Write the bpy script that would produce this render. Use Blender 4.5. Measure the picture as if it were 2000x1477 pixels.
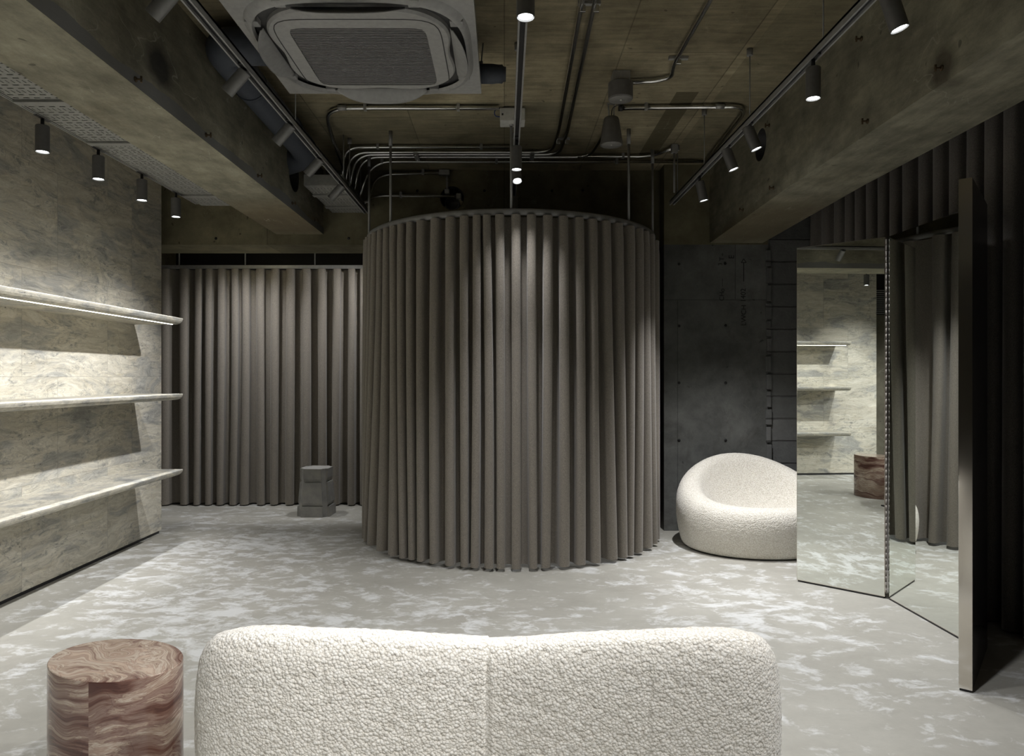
import bpy, bmesh, math, random
import numpy as np
from mathutils import Vector, Matrix

for o in list(bpy.data.objects):
    bpy.data.objects.remove(o)
S = bpy.context.scene
COL = S.collection
PI = math.pi
rnd = random.Random(7)

# ------------------------------------------------------------------ camera
H_EYE = 1.2            # eye height
FPX = 1380.0           # focal length in picture pixels
cam = bpy.data.cameras.new('camera')
cam.sensor_width = 36.0
cam.lens = 36.0 * FPX / 2000.0
cam.shift_x = 15.0 / 2000.0
cam.shift_y = -2.5 / 2000.0
cam.clip_start = 0.02
camo = bpy.data.objects.new('camera', cam)
COL.objects.link(camo)
camo.location = (0, 0, H_EYE)
camo.rotation_euler = (PI / 2, 0, 0)
S.camera = camo

# ------------------------------------------------------------------ world, exposure
w = bpy.data.worlds.new('world')
S.world = w
w.use_nodes = True
w.node_tree.nodes['Background'].inputs[0].default_value = (0.8, 0.85, 1.0, 1)
w.node_tree.nodes['Background'].inputs[1].default_value = 0.0
S.view_settings.view_transform = 'Standard'
S.view_settings.look = 'None'
S.view_settings.exposure = 0.3
S.view_settings.gamma = 1.0
S.view_settings.use_curve_mapping = False
try:
    S.cycles.max_bounces = 10
    S.cycles.diffuse_bounces = 5
    S.cycles.glossy_bounces = 6
    S.cycles.caustics_reflective = False
    S.cycles.caustics_refractive = False
    S.cycles.sample_clamp_indirect = 3.0
except Exception:
    pass
LIGHT_COL = (0.985, 0.98, 1.0)
P_FLOOR = 70.0         # watts of one downward track lamp
P_WALL = 86.0          # watts of one lamp turned to the travertine wall
P_WASH = 36.0          # watts of one lamp beside the travertine wall
P_RIGHT = 75.0
P_RECESS = 56.0

# key measures of the room
ZC = 2.853             # ceiling
XL = -2.64             # travertine face
YB = 5.66              # back beam face
YW = 5.505             # back right wall face


def at(px, py, Y):
    """point at depth Y seen at picture position"""
    return Vector(((px - 985.0) / FPX * Y, Y, H_EYE - (py - 736.0) / FPX * Y))


def onz(px, py, z):
    """point of the horizontal plane z seen at picture position"""
    return at(px, py, (H_EYE - z) * FPX / (py - 736.0))


# ------------------------------------------------------------------ object helpers
def tag(o, label=None, cat=None, group=None, kind=None):
    if label: o['label'] = label
    if cat: o['category'] = cat
    if group: o['group'] = group
    if kind: o['kind'] = kind
    return o


def link_mesh(name, me, mats, parent=None):
    o = bpy.data.objects.new(name, me)
    COL.objects.link(o)
    if mats is not None:
        for m in (mats if isinstance(mats, (list, tuple)) else [mats]):
            me.materials.append(m)
    if parent is not None:
        o.parent = parent
    return o


def empty(name, loc=(0, 0, 0), rotz=0.0):
    o = bpy.data.objects.new(name, None)
    o.empty_display_size = 0.05
    COL.objects.link(o)
    o.location = loc
    o.rotation_euler = (0, 0, rotz)
    return o


class MB:
    def __init__(s):
        s.bm = bmesh.new()

    def box(s, x0, x1, y0, y1, z0, z1, bevel=0.0, mi=0):
        r = bmesh.ops.create_cube(s.bm, size=1.0)
        vs = r['verts']
        for v in vs:
            v.co = Vector(((x0 + x1) / 2 + v.co.x * (x1 - x0), (y0 + y1) / 2 + v.co.y * (y1 - y0),
                           (z0 + z1) / 2 + v.co.z * (z1 - z0)))
        fs = set(f for v in vs for f in v.link_faces)
        for f in fs: f.material_index = mi
        if bevel > 0:
            es = list(set(e for v in vs for e in v.link_edges))
            bmesh.ops.bevel(s.bm, geom=es, offset=bevel, segments=2, profile=0.6, affect='EDGES')
        return s

    def obox(s, p0, p1, wx, wz, up=(0, 0, 1)):
        """bar of rectangular section from p0 to p1"""
        p0, p1 = Vector(p0), Vector(p1)
        d = (p1 - p0).normalized()
        u = Vector(up)
        if abs(d.dot(u)) > 0.98: u = Vector((0, 1, 0))
        a = d.cross(u).normalized(); b = a.cross(d).normalized()
        vs = []
        for p in (p0, p1):
            for sa, sb in ((-1, -1), (1, -1), (1, 1), (-1, 1)):
                vs.append(s.bm.verts.new(p + a * sa * wx / 2 + b * sb * wz / 2))
        f = [(0, 1, 2, 3), (7, 6, 5, 4), (0, 4, 5, 1), (1, 5, 6, 2), (2, 6, 7, 3), (3, 7, 4, 0)]
        for q in f: s.bm.faces.new([vs[i] for i in q])
        return s

    def tube(s, pts, r, seg=12, caps=True):
        pts = [Vector(p) for p in pts]
        rings = []
        n = len(pts)
        prev = None
        for i, p in enumerate(pts):
            if i == 0: d = pts[1] - pts[0]
            elif i == n - 1: d = pts[-1] - pts[-2]
            else: d = (pts[i + 1] - p).normalized() + (p - pts[i - 1]).normalized()
            d.normalize()
            if prev is None:
                u = Vector((0, 0, 1)) if abs(d.z) < 0.9 else Vector((1, 0, 0))
                a = d.cross(u).normalized()
            else:
                a = (prev - d * prev.dot(d)).normalized()
            b = d.cross(a).normalized()
            prev = a
            rr = r[i] if isinstance(r, (list, tuple)) else r
            rings.append([s.bm.verts.new(p + (a * math.cos(2 * PI * k / seg) + b * math.sin(2 * PI * k / seg)) * rr)
                          for k in range(seg)])
        for i in range(n - 1):
            for k in range(seg):
                f = s.bm.faces.new((rings[i][k], rings[i][(k + 1) % seg], rings[i + 1][(k + 1) % seg], rings[i + 1][k]))
                f.smooth = True
        if caps:
            s.bm.faces.new(rings[0][::-1]); s.bm.faces.new(rings[-1])
        return s

    def lathe(s, prof, seg=32, center=(0, 0, 0), axis=(0, 0, 1), smooth=True, sx=1.0, sy=1.0):
        """prof list of (radius, height) along axis"""
        ax = Vector(axis).normalized()
        M = Vector((0, 0, 1)).rotation_difference(ax).to_matrix()
        c = Vector(center)
        rings = []
        for (r, z) in prof:
            if r < 1e-6:
                rings.append([s.bm.verts.new(c + M @ Vector((0, 0, z)))])
            else:
                rings.append([s.bm.verts.new(c + M @ Vector((r * sx * math.cos(2 * PI * k / seg), r * sy * math.sin(2 * PI * k / seg), z)))
                              for k in range(seg)])
        for i in range(len(rings) - 1):
            A, B = rings[i], rings[i + 1]
            for k in range(seg):
                a0, a1 = A[k % len(A)], A[(k + 1) % len(A)]
                b0, b1 = B[k % len(B)], B[(k + 1) % len(B)]
                vs = []
                for v in (a0, a1, b1, b0):
                    if v not in vs: vs.append(v)
                if len(vs) >= 3:
                    f = s.bm.faces.new(vs); f.smooth = smooth
        return s

    def prism(s, poly, axis, a, b):
        """poly: 2D points, extruded along axis 'X','Y' or 'Z' from a to b"""
        def mk(p, t):
            if axis == 'X': return Vector((t, p[0], p[1]))
            if axis == 'Y': return Vector((p[0], t, p[1]))
            return Vector((p[0], p[1], t))
        A = [s.bm.verts.new(mk(p, a)) for p in poly]
        B = [s.bm.verts.new(mk(p, b)) for p in poly]
        n = len(poly)
        s.bm.faces.new(A); s.bm.faces.new(B[::-1])
        for i in range(n):
            s.bm.faces.new((A[i], B[i], B[(i + 1) % n], A[(i + 1) % n]))
        return s

    def build(s, name, mats, parent=None, sharp=None):
        bmesh.ops.recalc_face_normals(s.bm, faces=s.bm.faces)
        me = bpy.data.meshes.new(name)
        s.bm.to_mesh(me); s.bm.free()
        if sharp is not None:
            try: me.set_sharp_from_angle(angle=sharp)
            except Exception: pass
        return link_mesh(name, me, mats, parent)


def fillet(pts, r, n=8):
    """round the corners of a polyline"""
    pts = [Vector(p) for p in pts]
    out = [pts[0]]
    for i in range(1, len(pts) - 1):
        a, b, c = pts[i - 1], pts[i], pts[i + 1]
        d1 = (a - b); d2 = (c - b)
        rr = min(r, d1.length * 0.49, d2.length * 0.49)
        p = b + d1.normalized() * rr; q = b + d2.normalized() * rr
        for k in range(n + 1):
            t = k / n
            out.append(p * (1 - t) ** 2 + b * 2 * t * (1 - t) + q * t * t)
    out.append(pts[-1])
    return out


def grid_mesh(name, V, mats, parent=None, close_u=False, smooth=True):
    """V: array (nu, nv, 3)"""
    nu, nv = V.shape[:2]
    iu = np.arange(nu if close_u else nu - 1)
    iv = np.arange(nv - 1)
    I, J = np.meshgrid(iu, iv, indexing='ij')
    I2 = (I + 1) % nu
    q = np.stack([I * nv + J, I2 * nv + J, I2 * nv + J + 1, I * nv + J + 1], axis=-1).reshape(-1, 4)
    me = bpy.data.meshes.new(name)
    me.vertices.add(nu * nv)
    me.vertices.foreach_set('co', V.reshape(-1).astype(np.float32))
    me.loops.add(q.size)
    me.loops.foreach_set('vertex_index', q.reshape(-1).astype(np.int32))
    me.polygons.add(len(q))
    me.polygons.foreach_set('loop_start', np.arange(0, q.size, 4, dtype=np.int32))
    me.polygons.foreach_set('loop_total', np.full(len(q), 4, dtype=np.int32))
    me.update(calc_edges=True)
    if smooth:
        me.polygons.foreach_set('use_smooth', np.ones(len(q), dtype=bool))
    me.validate()
    return link_mesh(name, me, mats, parent)


def copy_tree(o, parent=None):
    c = o.copy(); COL.objects.link(c); c.parent = parent
    for ch in list(o.children): copy_tree(ch, c)
    return c


# ------------------------------------------------------------------ materials
class NT:
    def __init__(s, name):
        s.m = bpy.data.materials.new(name)
        s.m.use_nodes = True
        s.t = s.m.node_tree
        s.b = s.t.nodes['Principled BSDF']
        s.n = s.t.nodes
        s.l = s.t.links
        s._c = None

    def coord(s, kind='Object'):
        n = s.n.new('ShaderNodeTexCoord')
        return n.outputs[kind]

    def mapping(s, src, scale=(1, 1, 1), loc=(0, 0, 0), rot=(0, 0, 0)):
        n = s.n.new('ShaderNodeMapping')
        n.inputs['Scale'].default_value = scale
        n.inputs['Location'].default_value = loc
        n.inputs['Rotation'].default_value = rot
        s.l.new(src, n.inputs['Vector'])
        return n.outputs[0]

    def noise(s, src, scale, detail=4, rough=0.55, dist=0.0, out='Fac'):
        n = s.n.new('ShaderNodeTexNoise')
        n.inputs['Scale'].default_value = scale
        n.inputs['Detail'].default_value = detail
        n.inputs['Roughness'].default_value = rough
        n.inputs['Distortion'].default_value = dist
        s.l.new(src, n.inputs['Vector'])
        return n.outputs[out]

    def voronoi(s, src, scale, feature='F1', out='Distance', rand=1.0):
        n = s.n.new('ShaderNodeTexVoronoi')
        n.feature = feature
        n.inputs['Scale'].default_value = scale
        n.inputs['Randomness'].default_value = rand
        s.l.new(src, n.inputs['Vector'])
        return n.outputs[out]

    def ramp(s, fac, stops, interp='LINEAR'):
        n = s.n.new('ShaderNodeValToRGB')
        n.color_ramp.interpolation = interp
        e = n.color_ramp.elements
        while len(e) < len(stops): e.new(0.5)
        for i, (p, c) in enumerate(stops):
            e[i].position = p
            if not isinstance(c, (tuple, list)): c = (c, c, c)
            e[i].color = (c[0], c[1], c[2], 1)
        s.l.new(fac, n.inputs[0])
        return n.outputs[0]

    def mix(s, fac, a, b, mode='MIX'):
        n = s.n.new('ShaderNodeMix')
        n.data_type = 'RGBA'; n.blend_type = mode
        for sock, v in ((n.inputs[0], fac), (n.inputs[6], a), (n.inputs[7], b)):
            if isinstance(v, (int, float)): sock.default_value = v
            elif isinstance(v, (tuple, list)): sock.default_value = (v[0], v[1], v[2], 1)
            else: s.l.new(v, sock)
        return n.outputs[2]

    def math(s, op, a, b=None, c=None):
        n = s.n.new('ShaderNodeMath'); n.operation = op
        for i, v in enumerate((a, b, c)):
            if v is None: continue
            if isinstance(v, (int, float)): n.inputs[i].default_value = v
            else: s.l.new(v, n.inputs[i])
        return n.outputs[0]

    def vadd(s, a, b, scale=1.0):
        m = s.n.new('ShaderNodeVectorMath'); m.operation = 'MULTIPLY_ADD'
        s.l.new(b, m.inputs[0]); m.inputs[1].default_value = (scale,) * 3 if not isinstance(scale, tuple) else scale
        s.l.new(a, m.inputs[2])
        return m.outputs[0]

    def sep(s, v):
        n = s.n.new('ShaderNodeSeparateXYZ'); s.l.new(v, n.inputs[0]); return n.outputs

    def comb(s, x, y, z):
        n = s.n.new('ShaderNodeCombineXYZ')
        for i, v in enumerate((x, y, z)):
            if isinstance(v, (int, float)): n.inputs[i].default_value = v
            else: s.l.new(v, n.inputs[i])
        return n.outputs[0]

    def bump(s, h, strength=0.3, dist=0.01, normal=None):
        n = s.n.new('ShaderNodeBump')
        n.inputs['Strength'].default_value = strength
        n.inputs['Distance'].default_value = dist
        s.l.new(h, n.inputs['Height'])
        if normal is not None: s.l.new(normal, n.inputs['Normal'])
        s.l.new(n.outputs[0], s.b.inputs['Normal'])
        return n.outputs[0]

    def base(s, v):
        if isinstance(v, (tuple, list)): s.b.inputs['Base Color'].default_value = (v[0], v[1], v[2], 1)
        else: s.l.new(v, s.b.inputs['Base Color'])
        return s

    def set(s, **k):
        for a, v in k.items():
            s.b.inputs[a.replace('_', ' ')].default_value = v
        return s


def plain(name, col, rough=0.5, metal=0.0, spec=0.5, var=0.06, scale=40.0):
    t = NT(name)
    n = t.noise(t.coord(), scale, 3)
    c2 = tuple(max(0, c * (1 - var * 2)) for c in col)
    c3 = tuple(min(1, c * (1 + var)) for c in col)
    t.base(t.ramp(n, [(0.3, c2), (0.7, c3)]))
    t.set(Roughness=rough, Metallic=metal)
    t.b.inputs['Specular IOR Level'].default_value = spec
    return t.m


def concrete(name, c_lo, c_hi, stain=(0.1, 0.09, 0.05), panels=None, grain=None, gouge=0.3, rough=0.9,
             stain_amt=0.6, light=(0.5, 0.5, 0.42), band=None, seed=0.0, spots=None, boards=None):
    t = NT(name)
    P = t.mapping(t.coord(), loc=(seed, seed * 0.7, 0))
    big = t.noise(P, 1.1, 5, 0.6, 0.4)
    col = t.ramp(big, [(0.32, c_lo), (0.68, c_hi)])
    mid = t.noise(P, 5.0, 6, 0.65)
    col = t.mix(0.55, col, t.ramp(mid, [(0.3, 0.24), (0.7, 0.74)]), 'OVERLAY')
    st = t.ramp(t.noise(t.mapping(P, scale=(1, 1, 0.8), loc=(3, 5, 1)), 2.3, 8, 0.7, 0.6), [(0.56, 0), (0.72, 1)])
    col = t.mix(t.math('MULTIPLY', st, stain_amt), col, stain)
    hgt = t.math('MULTIPLY', mid, 0.4)
    if grain:
        g = t.noise(t.mapping(P, scale=grain), 14.0, 5, 0.7)
        col = t.mix(0.5, col, t.ramp(g, [(0.3, 0.22), (0.7, 0.72)]), 'OVERLAY')
        hgt = t.math('ADD', hgt, t.math('MULTIPLY', g, 0.35))
    if panels:
        (axis, bw, bh, off) = panels
        s = t.sep(t.coord())
        v = {'XY': (s[0], s[1]), 'YX': (s[1], s[0]), 'YZ': (s[1], s[2]), 'XZ': (s[0], s[2])}[axis]
        br = t.n.new('ShaderNodeTexBrick')
        br.offset = off
        br.inputs['Scale'].default_value = 1.0
        br.inputs['Mortar Size'].default_value = 0.0035
        br.inputs['Mortar Smooth'].default_value = 0.3
        br.inputs['Bias'].default_value = 0.0
        br.inputs['Brick Width'].default_value = bw
        br.inputs['Row Height'].default_value = bh
        br.inputs['Color1'].default_value = (0.40, 0.40, 0.40, 1)
        br.inputs['Color2'].default_value = (0.60, 0.60, 0.60, 1)
        br.inputs['Mortar'].default_value = (0.22, 0.22, 0.22, 1)
        t.l.new(t.comb(v[0], v[1], 0), br.inputs['Vector'])
        col = t.mix(0.75, col, br.outputs['Color'], 'OVERLAY')
        hgt = t.math('SUBTRACT', hgt, t.math('MULTIPLY', br.outputs['Fac'], 0.5))
    if spots:
        for (cx_, cy_, cz_, rx_, ry_, rz_, cc, am) in spots:
            q = t.mapping(t.vadd(t.coord(), t.noise(t.coord(), 9, 5, out='Color'), 0.06), scale=(1 / rx_, 1 / ry_, 1 / rz_),
                          loc=(-(cx_ + 0.03) / rx_, -(cy_ + 0.03) / ry_, -(cz_ + 0.03) / rz_))
            ln = t.n.new('ShaderNodeVectorMath'); ln.operation = 'LENGTH'
            t.l.new(q, ln.inputs[0])
            kk = t.ramp(ln.outputs['Value'], [(0.45, am), (1.0, 0.0)])
            col = t.mix(kk, col, cc)
    if boards:
        for (xa, xb, ya, yb_, cc, am) in boards:
            s3 = t.sep(t.coord())
            kk = t.math('MULTIPLY', t.math('MULTIPLY', t.math('GREATER_THAN', s3[0], xa), t.math('LESS_THAN', s3[0], xb)),
                        t.math('MULTIPLY', t.math('GREATER_THAN', s3[1], ya), t.math('LESS_THAN', s3[1], yb_)))
            col = t.mix(t.math('MULTIPLY', kk, am), col, cc)
    # long thin scratches
    scr = t.noise(t.mapping(t.vadd(P, t.noise(P, 1.5, 2, out='Color'), 0.5), scale=(2.2, 0.5, 1.0), rot=(0, 0, 0.3), loc=(2, 6, 1)), 3.2, 3, 0.5)
    scl = t.ramp(scr, [(0.497, 0), (0.5, 1), (0.503, 0)])
    scm = t.ramp(t.noise(P, 1.7, 4), [(0.5, 0), (0.6, 1)])
    col = t.mix(t.math('MULTIPLY', t.math('MULTIPLY', scl, scm), gouge), col, light)
    # pale scratches and scuffs
    sc = t.ramp(t.noise(t.mapping(P, scale=(1.0, 1.6, 1.3), loc=(9, 2, 4)), 7.0, 10, 0.8, 0.3), [(0.64, 0), (0.70, 1)])
    col = t.mix(t.math('MULTIPLY', sc, gouge), col, light)
    # small dark pits
    pit = t.ramp(t.voronoi(t.vadd(P, t.noise(P, 6, 2, out='Color'), 0.15), 7.0), [(0.05, 1), (0.085, 0)])
    col = t.mix(t.math('MULTIPLY', pit, 0.6), col, tuple(c * 0.25 for c in c_lo))
    fine = t.noise(P, 120.0, 2)
    col = t.mix(0.25, col, t.ramp(fine, [(0.3, 0.4), (0.7, 0.6)]), 'OVERLAY')
    if band:
        (z, bc) = band
        s = t.sep(t.coord())
        zz = t.math('ADD', s[2], t.math('MULTIPLY', t.noise(t.mapping(t.coord(), scale=(0, 1, 0)), 1.8, 5), 0.11))
        k = t.math('MULTIPLY', t.math('LESS_THAN', zz, z + 0.055), t.math('GREATER_THAN', s[2], 2.3405))
        col = t.mix(t.math('MULTIPLY', k, 0.85), col, bc)
    t.base(col)
    t.set(Roughness=rough)
    t.b.inputs['Specular IOR Level'].default_value = 0.25
    t.bump(hgt, 0.45, 0.012)
    return t.m


M = {}
M['ceiling'] = concrete('board_marked_concrete', (0.17, 0.145, 0.09), (0.34, 0.295, 0.195), (0.085, 0.07, 0.042),
                        boards=[(1.0, 1.13, 4.1, 5.35, (0.075, 0.065, 0.035), 0.8), (-1.45, 0.42, 4.25, 5.7, (0.13, 0.125, 0.085), 0.35), (1.25, 1.6, 1, 5.4, (0.09, 0.085, 0.055), 0.35)],
                       
                        panels=('YX', 1.8, 0.6, 0.5), grain=(0.25, 2.2, 1), gouge=0.35, stain_amt=0.65, light=(0.32, 0.30, 0.22))
M['beam'] = concrete('beam_concrete', (0.17, 0.16, 0.118), (0.28, 0.265, 0.20), (0.13, 0.105, 0.065),
                     spots=[(-1.4475, 2.97, 2.50, 0.12, 0.14, 0.12, (0.02, 0.02, 0.02), 0.85), (-1.6, 5.2, 2.34, 0.6, 0.75, 0.1, (0.14, 0.11, 0.065), 0.75)],
                    
                     grain=(1.0, 0.35, 1.5), gouge=0.45, stain_amt=0.45, band=(2.395, (0.16, 0.16, 0.155)))
M['beam_r'] = concrete('right_beam_concrete', (0.17, 0.16, 0.118), (0.275, 0.26, 0.195), (0.11, 0.09, 0.055),
                       spots=[(1.8, 4.9, 2.24, 0.6, 0.9, 0.1, (0.12, 0.10, 0.06), 0.8), (1.6, 2.58, 2.33, 0.1, 0.10, 0.10, (0.03, 0.02, 0.012), 0.7)],
                      
                       grain=(1.5, 0.35, 1.2), gouge=0.25, stain_amt=0.45, seed=4.0)
M['backbeam'] = concrete('back_beam_concrete', (0.115, 0.105, 0.065), (0.20, 0.18, 0.115), (0.06, 0.05, 0.028),
                         panels=('XZ', 1.9, 1.5, 0.0), gouge=0.2, seed=8.0)
M['greywall'] = concrete('grey_wall_concrete', (0.10, 0.104, 0.098), (0.175, 0.178, 0.168), (0.06, 0.058, 0.05),
                         panels=('XZ', 0.9, 1.8, 0.5), gouge=0.25, light=(0.24, 0.24, 0.23), seed=2.0)
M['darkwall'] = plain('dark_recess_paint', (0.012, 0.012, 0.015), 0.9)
M['rearwall'] = concrete('rear_wall_concrete', (0.13, 0.12, 0.09), (0.20, 0.185, 0.14), seed=12.0)
# concrete blocks
t = NT('concrete_blockwork')
s_ = t.sep(t.coord())
br = t.n.new('ShaderNodeTexBrick')
br.offset = 0.5
for k, v in (('Scale', 1.0), ('Mortar Size', 0.008), ('Mortar Smooth', 0.5), ('Brick Width', 0.80), ('Row Height', 0.1755)):
    br.inputs[k].default_value = v
br.inputs['Color1'].default_value = (0.10, 0.104, 0.10, 1)
br.inputs['Color2'].default_value = (0.145, 0.147, 0.142, 1)
br.inputs['Mortar'].default_value = (0.07, 0.07, 0.068, 1)
nz = t.noise(t.coord(), 9, 6, out='Color')
t.l.new(t.vadd(t.comb(s_[0], s_[2], 0), nz, (0.012, 0.012, 0)), br.inputs['Vector'])
c = t.mix(0.6, br.outputs['Color'], t.ramp(t.noise(t.coord(), 12, 6, 0.7), [(0.3, 0.36), (0.7, 0.64)]), 'OVERLAY')
t.base(c); t.set(Roughness=0.92)
t.bump(t.math('SUBTRACT', t.math('MULTIPLY', t.noise(t.coord(), 60, 4), 0.3), br.outputs['Fac']), 0.7, 0.012)
M['block'] = t.m


def travertine(name, seed=0.0, tint=1.0, panel=True, freq=1.0):
    t = NT(name)
    C = t.coord()
    s = t.sep(C)
    P0 = C
    if panel:
        br = t.n.new('ShaderNodeTexBrick')
        br.offset = 0.37
        for k, v in (('Scale', 1.0), ('Mortar Size', 0.0012), ('Mortar Smooth', 0.0), ('Brick Width', 0.835), ('Row Height', 0.60)):
            br.inputs[k].default_value = v
        br.inputs['Color1'].default_value = (0, 0, 0, 1)
        br.inputs['Color2'].default_value = (1, 1, 1, 1)
        br.inputs['Mortar'].default_value = (0.5, 0.5, 0.5, 1)
        t.l.new(t.comb(s[1], s[2], 0), br.inputs['Vector'])
        P0 = t.vadd(C, br.outputs['Color'], (0.35, 0.45, 0.18))
    P = t.mapping(P0, scale=(1.6 * freq, 1.15 * freq, 3.4 * freq), loc=(seed, seed, seed))
    warp = t.noise(P, 1.3, 3, 0.6, out='Color')
    W = t.vadd(P, warp, 0.75)
    big = t.noise(W, 1.5, 7, 0.62, 0.7)
    col = t.ramp(big, [(0.28, (0.32 * tint, 0.325 * tint, 0.305 * tint)), (0.41, (0.48 * tint, 0.472 * tint, 0.425 * tint)),
                       (0.50, (0.64 * tint, 0.605 * tint, 0.50 * tint)), (0.68, (0.74 * tint, 0.70 * tint, 0.585 * tint))])
    # pink beige clouds
    pk = t.ramp(t.noise(W, 0.9, 4, 0.6), [(0.52, 0), (0.68, 1)])
    col = t.mix(t.math('MULTIPLY', pk, 0.22), col, (0.60 * tint, 0.53 * tint, 0.43 * tint))
    # layered filaments
    fil = t.noise(t.mapping(W, scale=(1, 1, 2.6)), 2.6, 12, 0.80, 0.35)
    fl = t.ramp(fil, [(0.42, 1), (0.48, 0.55), (0.5, 1.0), (0.52, 0.45), (0.60, 1)])
    col = t.mix(0.5, col, fl, 'MULTIPLY')
    lay = t.noise(t.mapping(W, scale=(1, 0.8, 2.4), loc=(4, 1, 2)), 3.4, 13, 0.86, 0.2)
    col = t.mix(0.7, col, t.ramp(lay, [(0.38, 0.30), (0.50, 0.52), (0.62, 0.66)]), 'OVERLAY')
    # thin dark vertical cracks
    cr = t.voronoi(t.vadd(t.mapping(P0, scale=(3, 3.4 * freq, 2.0 * freq), loc=(seed, 0, 0)), t.noise(P, 5, 5, out='Color'), 0.35), 1.6,
                   'DISTANCE_TO_EDGE')
    ck = t.ramp(cr, [(0.0, 1), (0.014, 0)])
    msk = t.ramp(t.noise(P, 2.6, 3), [(0.48, 0), (0.6, 1)])
    col = t.mix(t.math('MULTIPLY', t.math('MULTIPLY', ck, msk), 0.5), col, (0.14, 0.13, 0.11))
    # grey mottling
    gm = t.ramp(t.noise(W, 9, 10, 0.82), [(0.50, 0), (0.62, 1)])
    gmask = t.ramp(t.noise(P, 1.6, 3), [(0.42, 0), (0.56, 1)])
    col = t.mix(t.math('MULTIPLY', t.math('MULTIPLY', gm, gmask), 0.9), col, (0.20, 0.207, 0.20))
    # pores
    pore = t.ramp(t.voronoi(t.vadd(t.mapping(P0, scale=(30, 22, 34)), warp, 2.0), 1.0), [(0.10, 1), (0.16, 0)])
    pm = t.ramp(t.noise(P, 3.3, 4), [(0.56, 0), (0.66, 1)])
    pf = t.math('MULTIPLY', pore, pm)
    col = t.mix(t.math('MULTIPLY', pf, 0.75), col, (0.08, 0.07, 0.055))
    if panel:
        col = t.mix(t.math('MULTIPLY', br.outputs['Fac'], 0.55), col, (0.15, 0.145, 0.12))
    t.base(col)
    t.set(Roughness=0.55)
    t.b.inputs['Specular IOR Level'].default_value = 0.3
    t.bump(t.math('SUBTRACT', t.math('MULTIPLY', fil, 0.2), pf), 0.25, 0.004)
    return t.m


M['travertine'] = travertine('travertine_cladding')
M['shelfstone'] = travertine('shelf_travertine', 5.0, 0.90, False, 2.2)

# floor
t = NT('clouded_microcement')
C = t.coord()
P = t.mapping(C, scale=(0.72, 0.95, 1.0), rot=(0, 0, 0.15))
w1 = t.noise(P, 3.0, 4, 0.6, out='Color')
W = t.vadd(P, w1, 0.22)
dens = t.noise(P, 0.8, 3, 0.5)
pat = t.noise(W, 9.5, 9, 0.66, 0.15)
pat2 = t.noise(t.mapping(W, loc=(7, 3, 0), scale=(1, 1.3, 1)), 24.0, 9, 0.70)
v = t.math('ADD', t.math('MULTIPLY', pat, 0.72), t.math('MULTIPLY', pat2, 0.28))
v = t.math('ADD', v, t.math('MULTIPLY', t.math('SUBTRACT', dens, 0.5), 0.38))
patch = t.ramp(v, [(0.505, 0.0), (0.55, 0.5), (0.61, 1.0)])
soft = t.noise(P, 2.2, 6, 0.6)
col = t.ramp(soft, [(0.3, (0.325, 0.315, 0.275)), (0.7, (0.40, 0.39, 0.345))])
col = t.mix(0.35, col, t.ramp(t.noise(W, 22, 6, 0.7), [(0.3, 0.42), (0.7, 0.58)]), 'OVERLAY')
col = t.mix(t.math('MULTIPLY', patch, 0.55), col, (0.76, 0.78, 0.78))
t.base(col)
t.l.new(t.ramp(t.noise(C, 5, 5), [(0.3, 0.42), (0.7, 0.6)]), t.b.inputs['Roughness'])
t.b.inputs['Specular IOR Level'].default_value = 0.35
t.bump(t.noise(C, 30, 5), 0.06, 0.004)
M['floor'] = t.m


def fabric(name, col, speck=0.27):
    t = NT(name)
    C = t.coord()
    a = t.noise(t.mapping(C, scale=(1, 1, 0.8)), 330.0, 2, 0.7)
    b = t.noise(C, 90.0, 3, 0.6)
    c = t.ramp(a, [(0.33, tuple(x * (1 - speck) for x in col)), (0.5, col), (0.68, tuple(min(1, x * (1 + speck * 1.3)) for x in col))])
    c = t.mix(0.3, c, t.ramp(b, [(0.3, 0.42), (0.7, 0.58)]), 'OVERLAY')
    t.base(c); t.set(Roughness=0.95)
    t.b.inputs['Specular IOR Level'].default_value = 0.1
    t.b.inputs['Sheen Weight'].default_value = 0.25
    t.b.inputs['Sheen Roughness'].default_value = 0.5
    t.bump(a, 0.35, 0.0015)
    return t.m


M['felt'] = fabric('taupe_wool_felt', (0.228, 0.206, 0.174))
M['felt_shaded'] = fabric('shaded_taupe_wool_felt', (0.17, 0.155, 0.14), 0.3)  # same taupe felt, with the unlit side's shade put into its colour


def boucle(name, scale, bs, bd):
    t = NT(name)
    C = t.coord()
    Wc = t.vadd(C, t.noise(C, 90, 2, out='Color'), 0.0035)
    v1 = t.voronoi(Wc, scale)
    v2 = t.voronoi(t.mapping(Wc, loc=(0.3, 0.1, 0.2)), scale * 1.45)
    a = t.math('SUBTRACT', 0.62, t.math('MULTIPLY', v1, v1))
    b = t.math('MULTIPLY', t.math('SUBTRACT', 0.62, t.math('MULTIPLY', v2, v2)), 0.75)
    h = t.math('MAXIMUM', a, b)
    n1 = t.noise(C, scale * 3.5, 2, 0.6)
    hh = t.math('ADD', h, t.math('MULTIPLY', n1, 0.10))
    t.base(t.ramp(h, [(0.20, (0.64, 0.60, 0.515)), (0.50, (0.79, 0.76, 0.68)), (0.62, (0.84, 0.82, 0.755))]))
    t.set(Roughness=0.95)
    t.b.inputs['Specular IOR Level'].default_value = 0.15
    t.b.inputs['Sheen Weight'].default_value = 0.3
    t.bump(hh, bs, bd)
    return t.m


M['boucle'] = boucle('cream_boucle', 135.0, 0.9, 0.0048)
M['boucle_far'] = boucle('cream_boucle_armchair', 120.0, 0.9, 0.005)


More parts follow.
